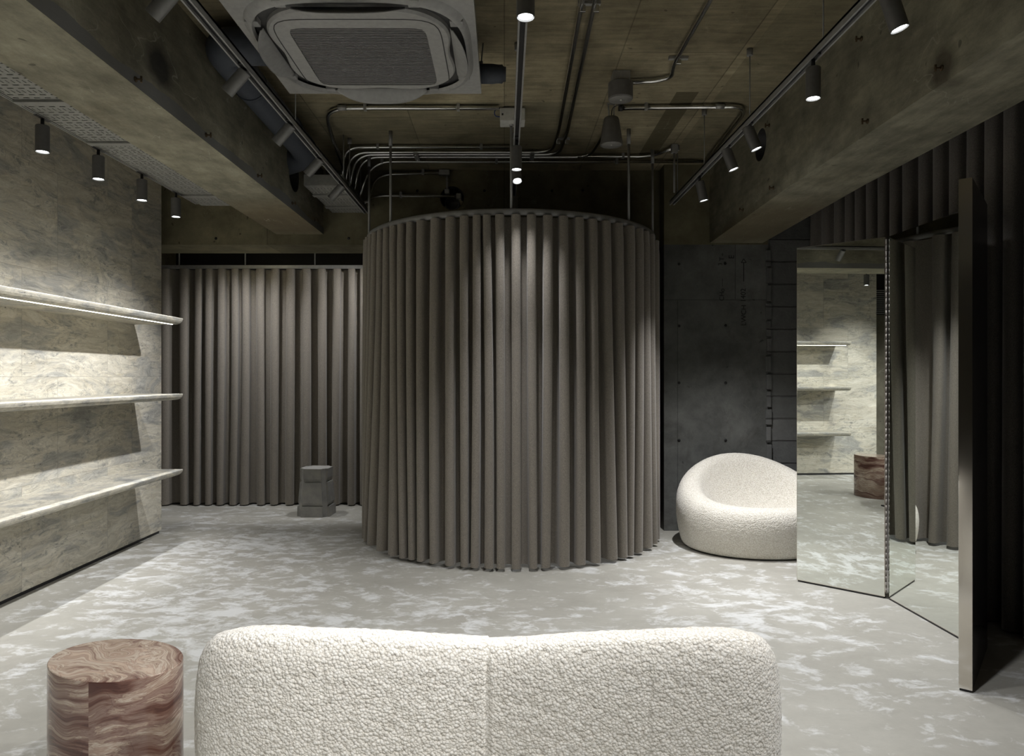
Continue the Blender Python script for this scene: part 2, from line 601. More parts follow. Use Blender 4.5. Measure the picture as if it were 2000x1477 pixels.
def marble(name, seed, amt, top=False):
    t = NT(name)
    C = t.coord()
    w1 = t.noise(t.mapping(C, scale=(3.6, 3.6, 3.0), loc=(seed, seed * 1.3, seed * 0.6)), 1.0, 2, 0.5, out='Color')
    W = t.vadd(t.mapping(C, rot=(0.05, 0.03, 0.5)), w1, (0.5 * amt, 0.45 * amt, 0.16 * amt))
    lo = t.noise(t.mapping(W, scale=(2.2, 8.0, 2.0) if top else (1.5, 1.5, 15.0), loc=(seed, 0, 0)), 1.0, 3, 0.5, 0.2)
    hi = t.noise(t.mapping(W, scale=(6.0, 48.0, 5.0) if top else (4.0, 4.0, 75.0), loc=(0, seed, 0)), 1.0, 5, 0.6, 0.1)
    v = t.math('ADD', t.math('MULTIPLY', lo, 1.30), t.math('SUBTRACT', t.math('MULTIPLY', hi, 0.95), 0.62))
    col = t.ramp(v, [(0.24, (0.080, 0.038, 0.030)), (0.34, (0.135, 0.070, 0.052)), (0.44, (0.24, 0.165, 0.13)),
                     (0.485, (0.17, 0.10, 0.080)), (0.52, (0.36, 0.28, 0.21)), (0.56, (0.25, 0.17, 0.13)), (0.60, (0.46, 0.39, 0.31)), (0.66, (0.30, 0.21, 0.16)),
                     (0.74, (0.44, 0.34, 0.26))])
    red = t.ramp(t.noise(t.mapping(W, scale=(1.4, 3, 5)), 1.0, 3), [(0.56, 0), (0.64, 1)])
    col = t.mix(t.math('MULTIPLY', red, 0.45), col, (0.12, 0.050, 0.033))
    crk = t.ramp(t.voronoi(t.vadd(C, t.noise(C, 20, 4, out='Color'), 0.03), 16.0, 'DISTANCE_TO_EDGE'), [(0, 1), (0.010, 0)])
    crm = t.ramp(t.noise(C, 9, 3), [(0.52, 0), (0.6, 1)])
    crk = t.math('MULTIPLY', crk, crm)
    col = t.mix(t.math('MULTIPLY', crk, 0.6), col, (0.05, 0.025, 0.03))
    t.base(col)
    t.set(Roughness=0.14)
    t.b.inputs['Specular IOR Level'].default_value = 0.5
    t.bump(t.math('MULTIPLY', crk, -1.0), 0.1, 0.002)
    return t.m


M['marble_a'] = marble('swirled_red_marble', 0.0, 1.3)
M['marble_top'] = marble('swirled_red_marble_top', 1.5, 1.6, True)
M['marble_b'] = marble('swirled_red_marble_segment', 3.7, 1.5)
M['marble_c'] = marble('swirled_red_marble_lower', 7.1, 1.4)

t = NT('cast_grey_stone')
n = t.noise(t.coord(), 9, 7, 0.65)
t.base(t.ramp(n, [(0.3, (0.22, 0.22, 0.21)), (0.55, (0.31, 0.305, 0.285)), (0.75, (0.38, 0.365, 0.32))]))
t.set(Roughness=0.6)
t.bump(t.noise(t.coord(), 40, 4), 0.15, 0.004)
M['stone'] = t.m

M['galv'] = plain('galvanised_steel', (0.74, 0.74, 0.73), 0.24, 1.0, scale=60)
M['galv_dull'] = plain('dull_zinc', (0.36, 0.36, 0.35), 0.45, 0.5, scale=60)
M['tray'] = plain('cable_tray_paint', (0.215, 0.215, 0.20), 0.6, 0.0)
M['ac'] = plain('air_conditioner_plastic', (0.33, 0.33, 0.32), 0.45)
M['ac_dark'] = plain('air_conditioner_shadow_plastic', (0.05, 0.05, 0.05), 0.6)
M['ac_flap'] = plain('air_conditioner_flap_plastic', (0.28, 0.28, 0.275), 0.5)
M['ac_slat'] = plain('air_conditioner_slat_plastic', (0.22, 0.22, 0.22), 0.5)
M['lamp'] = plain('dark_grey_lamp_metal', (0.125, 0.123, 0.118), 0.45, 0.2)
M['lamp_mid'] = plain('mid_grey_lamp_metal', (0.21, 0.21, 0.205), 0.42, 0.3)
M['black'] = plain('black_plastic', (0.015, 0.015, 0.016), 0.5)
M['duct'] = plain('dark_duct_wrap', (0.058, 0.066, 0.082), 0.7)
M['rail'] = plain('grey_powder_coat', (0.25, 0.25, 0.245), 0.4)
M['speaker'] = plain('dark_grey_speaker_plastic', (0.13, 0.125, 0.115), 0.6)
M['speaker_grille'] = plain('speaker_grille', (0.19, 0.185, 0.175), 0.6)
M['white'] = plain('white_box_plastic', (0.55, 0.55, 0.52), 0.45)
M['blue'] = plain('blue_cable', (0.03, 0.05, 0.16), 0.5)
M['rust'] = plain('rusty_iron', (0.07, 0.045, 0.02), 0.85)
M['ink'] = plain('marker_ink', (0.012, 0.012, 0.012), 0.8)
M['steel'] = NT('polished_steel').base((0.72, 0.68, 0.62)).set(Metallic=1.0, Roughness=0.13).m
M['steel_dark'] = plain('brushed_dark_steel', (0.05, 0.05, 0.055), 0.22, 0.9)
M['mirror'] = NT('mirror_glass').base((0.83, 0.86, 0.82)).set(Metallic=1.0, Roughness=0.0).m
M['hinge'] = plain('hinge_steel', (0.30, 0.28, 0.25), 0.6, 0.35, scale=200, var=0.3)


def emit(name, col, strength):
    t = NT(name)
    t.base((0.8, 0.8, 0.8))
    t.b.inputs['Emission Color'].default_value = (col[0], col[1], col[2], 1)
    t.b.inputs['Emission Strength'].default_value = strength
    return t.m


M['lens'] = emit('lit_lens', (0.93, 0.97, 1.0), 12.0)
M['led'] = emit('lit_strip', (1.0, 0.95, 0.80), 9.0)

# ------------------------------------------------------------------ setting
def struct(name, mb, mat, label=None):
    o = mb.build(name, mat)
    o['kind'] = 'structure'
    if label: o['label'] = label
    return o


def bore(o, center, axis, r, depth):
    """cut a round hole"""
    c = MB().lathe([(0, -depth), (r, -depth), (r, depth), (0, depth)], 40, center, axis).build('cutter', None)
    m = o.modifiers.new('hole', 'BOOLEAN'); m.operation = 'DIFFERENCE'; m.object = c; m.solver = 'EXACT'
    bpy.context.view_layer.update()
    dg = bpy.context.evaluated_depsgraph_get()
    me = bpy.data.meshes.new_from_object(o.evaluated_get(dg))
    o.modifiers.remove(m)
    old = o.data; o.data = me; me.name = old.name
    bpy.data.meshes.remove(old)
    bpy.data.objects.remove(c)


struct('floor', MB().box(-3.6, 2.8, -3.3, 7.4, -0.1, 0.0), M['floor'], 'pale grey floor with whitish cloudy patches')
struct('ceiling', MB().box(-3.6, 2.8, -3.3, 7.4, ZC, ZC + 0.15), M['ceiling'], 'raw board-marked concrete ceiling with brown stains')
struct('wall_left', MB().box(XL - 0.06, XL, 1.0, 5.44, 0.022, ZC), M['travertine'], 'veined cream and grey travertine wall')
struct('baseboard_left', MB().box(XL - 0.05, XL - 0.008, 1.02, 5.42, 0.0, 0.022), M['black'], 'black shadow gap under travertine wall')
struct('wall_left_outer', MB().box(-3.45, -3.3, -3.3, 7.4, 0, ZC), M['rearwall'], 'concrete wall behind the travertine')
struct('wall_rear', MB().box(-3.3, 2.7, -3.3, -3.2, 0, ZC), M['rearwall'])
struct('wall_right', MB().box(2.62, 2.75, -3.2, YW, 0, ZC), M['darkwall'])
struct('wall_back_recess', MB().box(-3.3, 1.24, 7.1, 7.25, 0, ZC), M['darkwall'])
wb = struct('trim_1', MB().box(-3.3, 1.29, YB, YB + 0.4, 2.258, ZC), M['backbeam'], 'olive brown concrete beam across the back')
bore(wb, at(883, 387, YB), (0, 1, 0), 0.096, 0.50)
wr = struct('wall_back_right', MB().box(1.244, 2.054, YW, YW + 0.40, 0, 2.23), M['greywall'], 'dark grey cast concrete wall with tie holes')
struct('wall_back_return', MB().box(1.244, 1.30, YW + 0.40, 7.1, 0, ZC), M['darkwall'])
struct('trim_2', MB().box(1.244, 2.054, YW - 0.003, YW + 0.4, 2.23, ZC), M['backbeam'], 'olive concrete band above the grey wall')
struct('wall_back_blocks', MB().box(2.054, 2.75, YW + 0.012, YW + 0.2, 0, ZC), M['block'], 'dark grey concrete block wall behind the mirror')
# beams running front to back
lb = struct('trim_3', MB().box(-1.825, -1.4475, -3.2, YB, 2.34, ZC), M['beam'], 'left concrete beam with grey mortar along its edge')
bore(lb, (-1.4475, 4.87, 2.60), (1, 0, 0), 0.125, 0.50)
rb = struct('trim_4', MB().prism([(-3.2, ZC), (-3.2, 2.18), (1.2, 2.24), (2.325, 2.27), (3.97, 2.27), (YW, 2.241), (YW, ZC)], 'X', 1.60, 2.01),
            M['beam_r'], 'right concrete beam with a round hole')
bore(rb, (1.60, 4.416, 1.2 + 453 / FPX * 4.416), (1, 0, 0), 0.1, 0.50)
def shade_lining(parent, c, axis, r, d):  # black tube added in a beam hole, stands in for the shade inside
    MB().lathe([(r - 0.0005, 0.004), (r - 0.0005, d), (r - 0.004, d), (r - 0.004, 0.004), (r - 0.0005, 0.004)], 40, c, axis).build('hole_shade_lining', M['black'], parent)


shade_lining(rb, (1.60, 4.416, 1.2 + 453 / FPX * 4.416), (1, 0, 0), 0.1, 0.38)
shade_lining(lb, (-1.4475, 4.87, 2.60), (-1, 0, 0), 0.125, 0.36)
shade_lining(wb, at(883, 387, YB), (0, 1, 0), 0.096, 0.38)
# grey mortar fin and joint pieces on the block wall edge
mb = MB()
for k in range(12):
    y = 489 + k * 34.5
    p = at(1500, y, YW); q = at(1510, y + 30, YW)
    mb.box(2.035 + 0.004 * (k % 3), 2.075 + 0.006 * (k % 2), YW - 0.012, YW + 0.02, q.z, p.z, 0.004)
o = mb.build('mortar_strip', M['block'], wr)

# tie holes in the grey wall and the back beam
def disc(name, c, axis, r, mat, parent, depth=0.004):
    return MB().lathe([(0, 0), (r * 0.8, 0), (r, depth), (0, depth)], 20, c, axis).build(name, mat, parent)

for (x, y) in ((1326, 516), (1416, 515), (1326, 637), (1417, 636), (1326, 748), (1417, 748), (1417, 860), (1326, 860)):
    disc('tie_hole', at(x, y, YW) , (0, -1, 0), 0.011, M['ink'], wr)
for (x, y) in ((422, 466), (681, 466), (815, 373), (946, 373), (1078, 373), (1138, 372)):
    disc('tie_hole', at(x, y, YB), (0, -1, 0), 0.011, M['ink'], wb)

# pencil writing on the grey wall
def text_mesh(name, body, size, loc, rot, mat, parent, bold=0.0):
    cu = bpy.data.curves.new(name, 'FONT')
    cu.body = body; cu.size = size; cu.align_x = 'CENTER'; cu.align_y = 'CENTER'; cu.extrude = 0.0006; cu.offset = bold
    tmp = bpy.data.objects.new(name, cu); COL.objects.link(tmp)
    bpy.context.view_layer.update()
    me = bpy.data.meshes.new_from_object(tmp.evaluated_get(bpy.context.evaluated_depsgraph_get()))
    bpy.data.objects.remove(tmp)
    o = link_mesh(name, me, mat, parent)
    o.location = loc; o.rotation_euler = rot
    return o

UP = (PI / 2, -PI / 2, 0)      # reading upwards on a wall that faces the camera
yw = YW - 0.002
for (body, size, x, y) in (('LWCH', 0.055, 1453, 616), ('1402', 0.055, 1452, 577), ('CH', 0.05, 1410, 579),
                           ('o', 0.05, 1411, 567), ('3', 0.045, 1407, 516), ('T', 0.05, 1410, 506), ('E', 0.06, 1429, 502)):
    text_mesh('wall_writing', body, size, at(x, y, yw), UP, M['ink'], wr)
mb = MB()
a, b = at(1452.5, 550, yw), at(1452.5, 513, yw)
mb.obox(a, b, 0.006, 0.001, (0, 1, 0))
A, B_, C_ = at(1448, 513, yw), at(1457.5, 513, yw), at(1452.5, 505.5, yw)
for p, q in ((A, B_), (B_, C_), (C_, A)): mb.obox(p, q, 0.005, 0.001, (0, 1, 0))
mb.obox(at(1411, 560, yw), at(1411, 544, yw), 0.003, 0.001, (0, 1, 0))
mb.build('wall_arrow', M['ink'], wr)

# dark oval soot mark: rusty bits left in the beams
ties = []
proto = None
def tie(p, ax, label):
    global proto
    if proto is None:
        r = empty('form_tie_bolt', p)
        m1 = MB().tube([(0, 0, 0), (0.028, 0, 0)], 0.004, 8).tube([(0.024, 0, -0.012), (0.024, 0, 0.012)], 0.004, 8)
        m1.build('bolt_shank', M['rust'], r)
        MB().lathe([(0, 0), (0.011, 0.001), (0.010, 0.005), (0, 0.005)], 14, (0, 0, 0), (1, 0, 0)).build('washer', M['rust'], r)
        proto = r
    else:
        r = copy_tree(proto)
    r.location = p
    r.rotation_euler = (0, 0, 0 if ax > 0 else PI)
    tag(r, label, 'bolt', 'rusty ties left in the beams')
    return r

def on_x(px, py, X):
    Y = X * FPX / (px - 985.0)
    return at(px, py, Y)

for i, (x, y) in enumerate(((264, 155), (402, 264), (503, 343), (570, 397), (614, 430))):
    tie(on_x(x, y, -1.4475), 1, 'rusty tie stub in the left beam side, %s' % ('nearest the camera', 'second from camera',
        'third from camera', 'fourth, below the duct hole', 'last, next to back beam')[i])
for i, (x, y) in enumerate(((1683, 76), (1840, 133), (1695, 237), (1503, 245), (1511, 367), (1452, 410))):
    tie(on_x(x, y, 1.60), -1, 'rusty tie stub in the right beam side, %s' % ('beside the track rail',
        'with a burnt stain over it', 'in front of the lower edge', 'just right of the round hole', 'below the round hole',
        'last one before the back wall')[i])

# ------------------------------------------------------------------ lamps on tracks
def spot_light(parent, d, power, size=80, blend=0.9, r=0.02, off=0.13):
    L = bpy.data.lights.new('lamp_light', 'SPOT')
    L.energy = power; L.spot_size = math.radians(size); L.spot_blend = blend
    L.shadow_soft_size = r; L.color = LIGHT_COL
    o = bpy.data.objects.new('lamp_light', L)
    COL.objects.link(o)
    o.parent = parent
    o.location = d * off
    o.rotation_euler = Vector((0, 0, -1)).rotation_difference(d).to_euler()
    return o


def spotlight(x, y, ztrack, d, power, label, group, mat, size=80, R=0.0285, L=0.125, blend=0.9):
    d = Vector(d).normalized()
    root = empty('track_spotlight', (x, y, ztrack))
    tag(root, label, 'spotlight', group)
    # adapter in the slot, neck, body, lens : local coordinates hang from the track
    MB().box(-0.010, 0.010, -0.05, 0.05, -0.012, 0.004, 0.002).build('adapter', M['black'], root)
    piv = Vector((0, 0, -0.045))
    MB().tube([(0, 0, -0.01), (0, 0, -0.045)], 0.008, 10).build('neck', M['black'], root)
    top = piv - d * 0.02 if d.z < -0.95 else piv + Vector((d.x, d.y, 0)) * 0.03 - d * 0.035
    if d.z < -0.95: top = piv + d * 0.0
    body = MB().lathe([(0, 0), (R - 0.003, 0), (R, 0.003), (R, L), (R - 0.002, L), (R - 0.0035, L - 0.007), (0, L - 0.007)],
                      32, top, d).build('lamp_body', mat, root, sharp=0.6)
    MB().lathe([(0, L - 0.004), (R - 0.0065, L - 0.004), (R - 0.0065, L - 0.006), (0, L - 0.006)], 28, top, d).build('lens', M['lens'], root)
    s = spot_light(root, d, power, size, blend, R - 0.008)
    s.location = top + d * (L + 0.003)
    return root


def track(x, y0, y1, z, rods, label, wide=0.034, high=0.032):
    root = empty('track_rail', (x, (y0 + y1) / 2, z))
    tag(root, label, 'track rail')
    h = (y1 - y0) / 2
    m = MB()
    m.box(-wide / 2, -wide / 2 + 0.007, -h, h, -high / 2, high / 2)
    m.box(wide / 2 - 0.007, wide / 2, -h, h, -high / 2, high / 2)
    m.box(-wide / 2, wide / 2, -h, h, high / 2 - 0.010, high / 2)
    m.build('rail', M['rail'], root)
    MB().box(-wide / 2 + 0.006, wide / 2 - 0.006, -h + 0.004, h - 0.004, -0.004, 0.006).build('slot', M['black'], root)
    for y in rods:
        yy = y - (y0 + y1) / 2
        rd = MB().tube([(0, yy, high / 2), (0, yy, ZC - z)], 0.003, 8).build('hanger_rod', M['rail'], root)
        MB().lathe([(0, 0), (0.014, 0), (0.015, 0.002), (0.015, 0.036), (0, 0.036)], 20, (0, yy, ZC - z - 0.036)).build('ceiling_cap', M['rail'], rd)
    return root


ZT = 2.483
DOWN = (0, 0, -1)
# right track
track(1.237, -2.6, 5.22, ZT, (-0.5, 1.0, 2.74, 3.56, 4.37, 5.05), 'right track rail hung on thin rods beside the beam')
rt = [(4.48, (0.24, 0.02, -1), 'smallest spotlight on the right track, nearest its far end'),
      (3.94, (0.36, -0.05, -1), 'second spotlight from the far end of right track, turned to the mirror side'),
      (3.59, (0.38, -0.05, -1), 'third spotlight from far end of right track, in front of the round hole'),
      (2.83, DOWN, 'spotlight hanging straight down from the middle of the right track'),
      (2.28, (0.30, -0.05, -1), 'large spotlight at the top right edge of the picture'),
      ]
for i, (y, d, lab) in enumerate(rt):
    spotlight(1.237, y, ZT, d, P_RIGHT * (2.3 if y > 4.2 else 0.53), lab, 'spotlights on the right track', M['lamp'], 100 if y < 4.2 else 88, blend=1.0)
for y, w_ in ((1.2, 'nearest the front'), (0.1, 'in the middle'), (-1.2, 'at the rear')):  # unseen lamps added and turned left as fill light
    spotlight(1.237, y, ZT, (-0.62, 0.40, -1), P_RIGHT * (1.15 if y > 1 else 0.9), 'fill spotlight added on the right track out of frame, ' + w_, 'rear right track spotlights', M['lamp'], 92, blend=1.0)
# centre track
track(0.066, -2.6, 4.95, ZT, (-0.5, 1.2, 2.6, 3.5, 4.8), 'centre track rail running over the round curtain')
ct = [(2.19, DOWN, 'large lit spotlight at the top centre of the picture', 1.0, 140),
      (3.80, DOWN, 'lit spotlight hanging straight down before the pipe bundle', 0.75, 78),
      (4.22, (0.10, -0.42, -1), 'bright spotlight tilted to the camera below the straight one', 0.75, 120),
      (4.86, DOWN, 'dark spotlight behind the rim of the round curtain', 0.5, 80)]
for i, (y, d, lab, k, sz) in enumerate(ct):
    spotlight(0.066, y, ZT, d, P_FLOOR * k, lab, 'spotlights on the centre track', M['lamp'], sz, blend=1.0)
for y, w_ in ((0.6, 'nearer the front'), (-1.0, 'at the rear')):  # added out of view, aimed at the travertine wall to fill it
    spotlight(0.066, y, ZT, (-0.60, 0.5, -1), P_FLOOR * 1.3, 'fill spotlight added on the centre track out of frame, ' + w_, 'rear centre track spotlights', M['lamp'], 95, blend=1.0)
# left track, lamps turned to the shelves
track(-1.073, -2.6, 5.50, ZT, (-0.5, 1.3, 2.42, 3.63, 4.9), 'left track rail beside the air conditioner')
lt = [(2.30, 'cropped grey spotlight at the top edge left of the air conditioner'),
      (2.92, 'grey tilted spotlight beside the air conditioner corner'),
      (3.55, 'grey tilted spotlight in front of the dark duct'),
      (4.11, 'grey tilted spotlight before the end of the dark duct'),
      (4.67, 'smallest grey tilted spotlight, under the short cable tray')]
for i, (y, lab) in enumerate(lt):
    spotlight(-1.073, y, ZT, (-0.70, 0.07, -0.75), P_WALL, lab, 'grey spotlights on the left track', M['lamp_mid'], 62, 0.027, 0.118)
for y, w_ in ((1.2, 'nearer the front'), (0.2, 'at the rear')):  # unseen lamps added to carry the wall light past the frame
    spotlight(-1.073, y, ZT, (-0.70, 0.07, -0.75), P_WALL, 'tilted spotlight added on the left track out of frame, ' + w_, 'rear left track spotlights', M['lamp_mid'], 62, 0.027, 0.118)
# wall washers
ZW = 2.43
track(-2.175, 0.6, 5.0, ZW, (), 'thin black track rail along the edge of the long cable tray', 0.02, 0.02)
for i, (y, lab) in enumerate(((3.335, 'largest black spotlight beside the travertine wall, at left edge'),
                              (3.795, 'second black spotlight along the travertine wall'),
                              (4.25, 'third black spotlight along the travertine wall'),
                              (4.69, 'farthest black spotlight at the travertine wall corner'))):
    spotlight(-2.18, y, ZW, DOWN, P_WASH, lab, 'black spotlights along the travertine wall', M['lamp'], 80, 0.03, 0.125)
for y, w_ in ((1.4, 'at the rear'), (2.4, 'nearer the front')):  # unseen lamps added to brighten the near wall
    spotlight(-2.18, y, ZW, DOWN, P_WASH, 'black wall spotlight added out of frame, ' + w_, 'out of frame wall spotlights', M['lamp'], 80, 0.03, 0.125)
# unseen rail and lamps added behind the back beam to light the recess
recess = tag(empty('track_rail', (-1.9, 6.10, 2.6)), 'short unseen track rail added behind the back beam above the stone stool', 'track rail')
MB().box(-1.1, 1.0, -0.017, 0.017, -0.016, 0.016).build('rail', M['rail'], recess)
for xx in (-0.9, 0.8):
    MB().tube([(xx, 0, 0.016), (xx, 0, ZC - 2.6)], 0.003, 8).build('hanger_rod', M['rail'], recess)
for x, d, lab in ((-1.0, (-0.45, -0.12, -1), 'unseen spotlight added behind the back beam, nearer the round curtain'), (-2.2, (-0.15, -0.12, -1), 'unseen spotlight added behind the back beam near the travertine wall end')):
    spotlight(x, 6.10, 2.6, d, P_RECESS, lab, 'added recess spotlights', M['lamp'], 140, blend=1.0)
# ------------------------------------------------------------------ cable trays
def tray(name, x0, x1, y0, y1, z, bars, label, offset=0.0):
    root = empty(name, ((x0 + x1) / 2, (y0 + y1) / 2, z))
    tag(root, label, 'cable tray')
    cx, cy = (x0 + x1) / 2, (y0 + y1) / 2
    nx = max(2, int(round((x1 - x0) / 0.0456))); ny = int(round((y1 - y0) / 0.034))
    px, py = (x1 - x0) / nx, (y1 - y0) / ny
    bm = bmesh.new()
    cache = {}
    def V(x, y, zz=0.0):
        k = (round(x, 5), round(y, 5), zz)
        if k not in cache: cache[k] = bm.verts.new((x - cx, y - cy, zz))
        return cache[k]
    def cell(a0, a1, b0, b1, hx, hy):
        mx = (a0 + a1) / 2; my = (b0 + b1) / 2
        o = (V(a0, b0), V(a1, b0), V(a1, b1), V(a0, b1))
        q = (V(mx - hx, my - hy), V(mx + hx, my - hy), V(mx + hx, my + hy), V(mx - hx, my + hy))
        for k in range(4):
            bm.faces.new((o[k], o[(k + 1) % 4], q[(k + 1) % 4], q[k]))
    for i in range(nx):
        for j in range(ny):
            a0, a1 = x0 + i * px, x0 + (i + 1) * px
            b0, b1 = y0 + j * py, y0 + (j + 1) * py
            if j % 3 != 2:
                cell(a0, a1, b0, b1, 0.0128, 0.0042)
            else:
                am = (a0 + a1) / 2
                cell(a0, am, b0, b1, 0.0022, 0.013)
                cell(am, a1, b0, b1, 0.0022, 0.013)
    r = bmesh.ops.extrude_face_region(bm, geom=bm.faces[:])
    for v in [g for g in r['geom'] if isinstance(g, bmesh.types.BMVert)]: v.co.z += 0.002
    bmesh.ops.recalc_face_normals(bm, faces=bm.faces)
    me = bpy.data.meshes.new('perforated_plate'); bm.to_mesh(me); bm.free()
    link_mesh('perforated_plate', me, M['tray'], root)
    for sx in (-1, 1):
        xx = sx * (x1 - x0) / 2
        MB().box(min(xx, xx - sx * 0.003), max(xx, xx - sx * 0.003), y0 - cy, y1 - cy, 0, 0.07).build('side_flange', M['tray'], root)
    m = MB()
    nc = int((x1 - x0 - 0.02) / 0.024)
    for k in range(nc):
        xx = x0 - cx + 0.016 + k * (x1 - x0 - 0.032) / max(1, nc - 1)
        m.tube([(xx, y0 - cy + 0.02, 0.018), (xx + 0.001, 0, 0.020), (xx, y1 - cy - 0.02, 0.018)], 0.0135, 8)
    m.build('cable_bundle', M['black'], root)
    for yb in bars:
        MB().box(-(x1 - x0) / 2 - 0.004, (x1 - x0) / 2 + 0.004, yb - cy - 0.022, yb - cy + 0.022, -0.012, -0.0005, 0.002).build('cross_strut', M['tray'], root)
    return root


ZTR = 2.42
t1 = tray('cable_tray', -2.16, -1.832, 0.8, 5.04, ZTR, (3.13, 3.68, 4.75, 2.3), 'long perforated grey cable tray beside the left beam')
MB().box(-0.164, 0.164, 1.25, 1.27, 0.002, 0.01).build('joint_plate', M['tray'], t1)
# the short tray
t2 = tray('cable_tray', -1.362, -1.098, 4.80, 5.60, 2.50, (5.05, 5.40), 'short perforated cable tray below the pipe bends')
MB().box(-0.132, 0.132, -0.403, -0.400, 0.0, 0.072).build('end_plate', M['tray'], t2)
for (px_, yy) in ((-0.131, -0.37), (0.131, -0.37), (-0.131, 0.2), (0.131, 0.2)):
    MB().tube([(px_, yy, 0.0), (px_, yy, ZC - 2.50)], 0.004, 8).build('threaded_rod', M['galv_dull'], t2)
# cables in the short tray are the conduits themselves

# ------------------------------------------------------------------ air conditioner
def squircle(cx, cy, a, n, k=64, z=0.0, dent=0.0):
    pts = []
    for i in range(k):
        th = 2 * PI * i / k
        c, s = math.cos(th), math.sin(th)
        r = a / (abs(c) ** n + abs(s) ** n) ** (1.0 / n)
        r *= 1 - dent * (math.cos(4 * th) * 0.5 + 0.5) ** 2
        pts.append((cx + r * c, cy + r * s, z))
    return pts


acx, acy, acz = -0.589, 3.03, 2.604
ac = tag(empty('ceiling_air_conditioner', (acx, acy, acz)), 'square grey ceiling cassette air conditioner with slatted centre', 'air conditioner')
hp = 0.475


def ring(bm, A, B):
    n = len(A)
    for i in range(n):
        f = bm.faces.new((A[i], A[(i + 1) % n], B[(i + 1) % n], B[i])); f.smooth = True


K = 96
bm = bmesh.new()
sq = []
for i in range(K):
    th = 2 * PI * i / K
    c, s = math.cos(th), math.sin(th)
    m = max(abs(c), abs(s))
    sq.append((hp * c / m, hp * s / m))
corner_up = [bm.verts.new((x, y, 0.04)) for x, y in sq]
corner_dn = [bm.verts.new((x, y, 0.0)) for x, y in sq]
in0 = [bm.verts.new((x, y, -0.002)) for x, y, z in squircle(0, 0, 0.452, 3.6, K)]
in1 = [bm.verts.new((x, y, -0.022)) for x, y, z in squircle(0, 0, 0.440, 3.4, K)]
in2 = [bm.verts.new((x, y, -0.026)) for x, y, z in squircle(0, 0, 0.428, 3.3, K)]
in3 = [bm.verts.new((x, y, -0.010)) for x, y, z in squircle(0, 0, 0.422, 3.2, K)]
for A, B in ((corner_up, corner_dn), (corner_dn, in0), (in0, in1), (in1, in2), (in2, in3)): ring(bm, A, B)
bmesh.ops.recalc_face_normals(bm, faces=bm.faces)
me = bpy.data.meshes.new('outer_panel'); bm.to_mesh(me); bm.free()
try: me.set_sharp_from_angle(angle=0.7)
except Exception: pass
link_mesh('outer_panel', me, M['ac'], ac)
MB().box(-0.455, 0.455, -0.455, 0.455, 0.005, ZC - acz - 0.001).build('housing', M['ac_dark'], ac)
# centre plate with grille opening
bm = bmesh.new()
g = 0.275
gy = 0.045
gr = []
for i in range(K):
    th = 2 * PI * i / K
    c, s = math.cos(th), math.sin(th)
    n_ = 14.0
    r = g / (abs(c) ** n_ + abs(s) ** n_) ** (1.0 / n_)
    gr.append((r * c, gy + r * s))
o0 = [bm.verts.new((x, y, 0.03)) for x, y, z in squircle(0, 0, 0.384, 3.0, K, dent=0.075)]
o1 = [bm.verts.new((x, y, -0.012)) for x, y, z in squircle(0, 0, 0.384, 3.0, K, dent=0.075)]
o2 = [bm.verts.new((x, y, -0.022)) for x, y, z in squircle(0, 0, 0.376, 3.0, K, dent=0.075)]
o3 = [bm.verts.new((x, y, -0.022)) for x, y in gr]
o4 = [bm.verts.new((x, y, -0.004)) for x, y in gr]
for A, B in ((o0, o1), (o1, o2), (o2, o3), (o3, o4)): ring(bm, A, B)
bmesh.ops.recalc_face_normals(bm, faces=bm.faces)
me = bpy.data.meshes.new('centre_plate'); bm.to_mesh(me); bm.free()
try: me.set_sharp_from_angle(angle=0.6)
except Exception: pass
cp = link_mesh('centre_plate', me, M['ac'], ac)
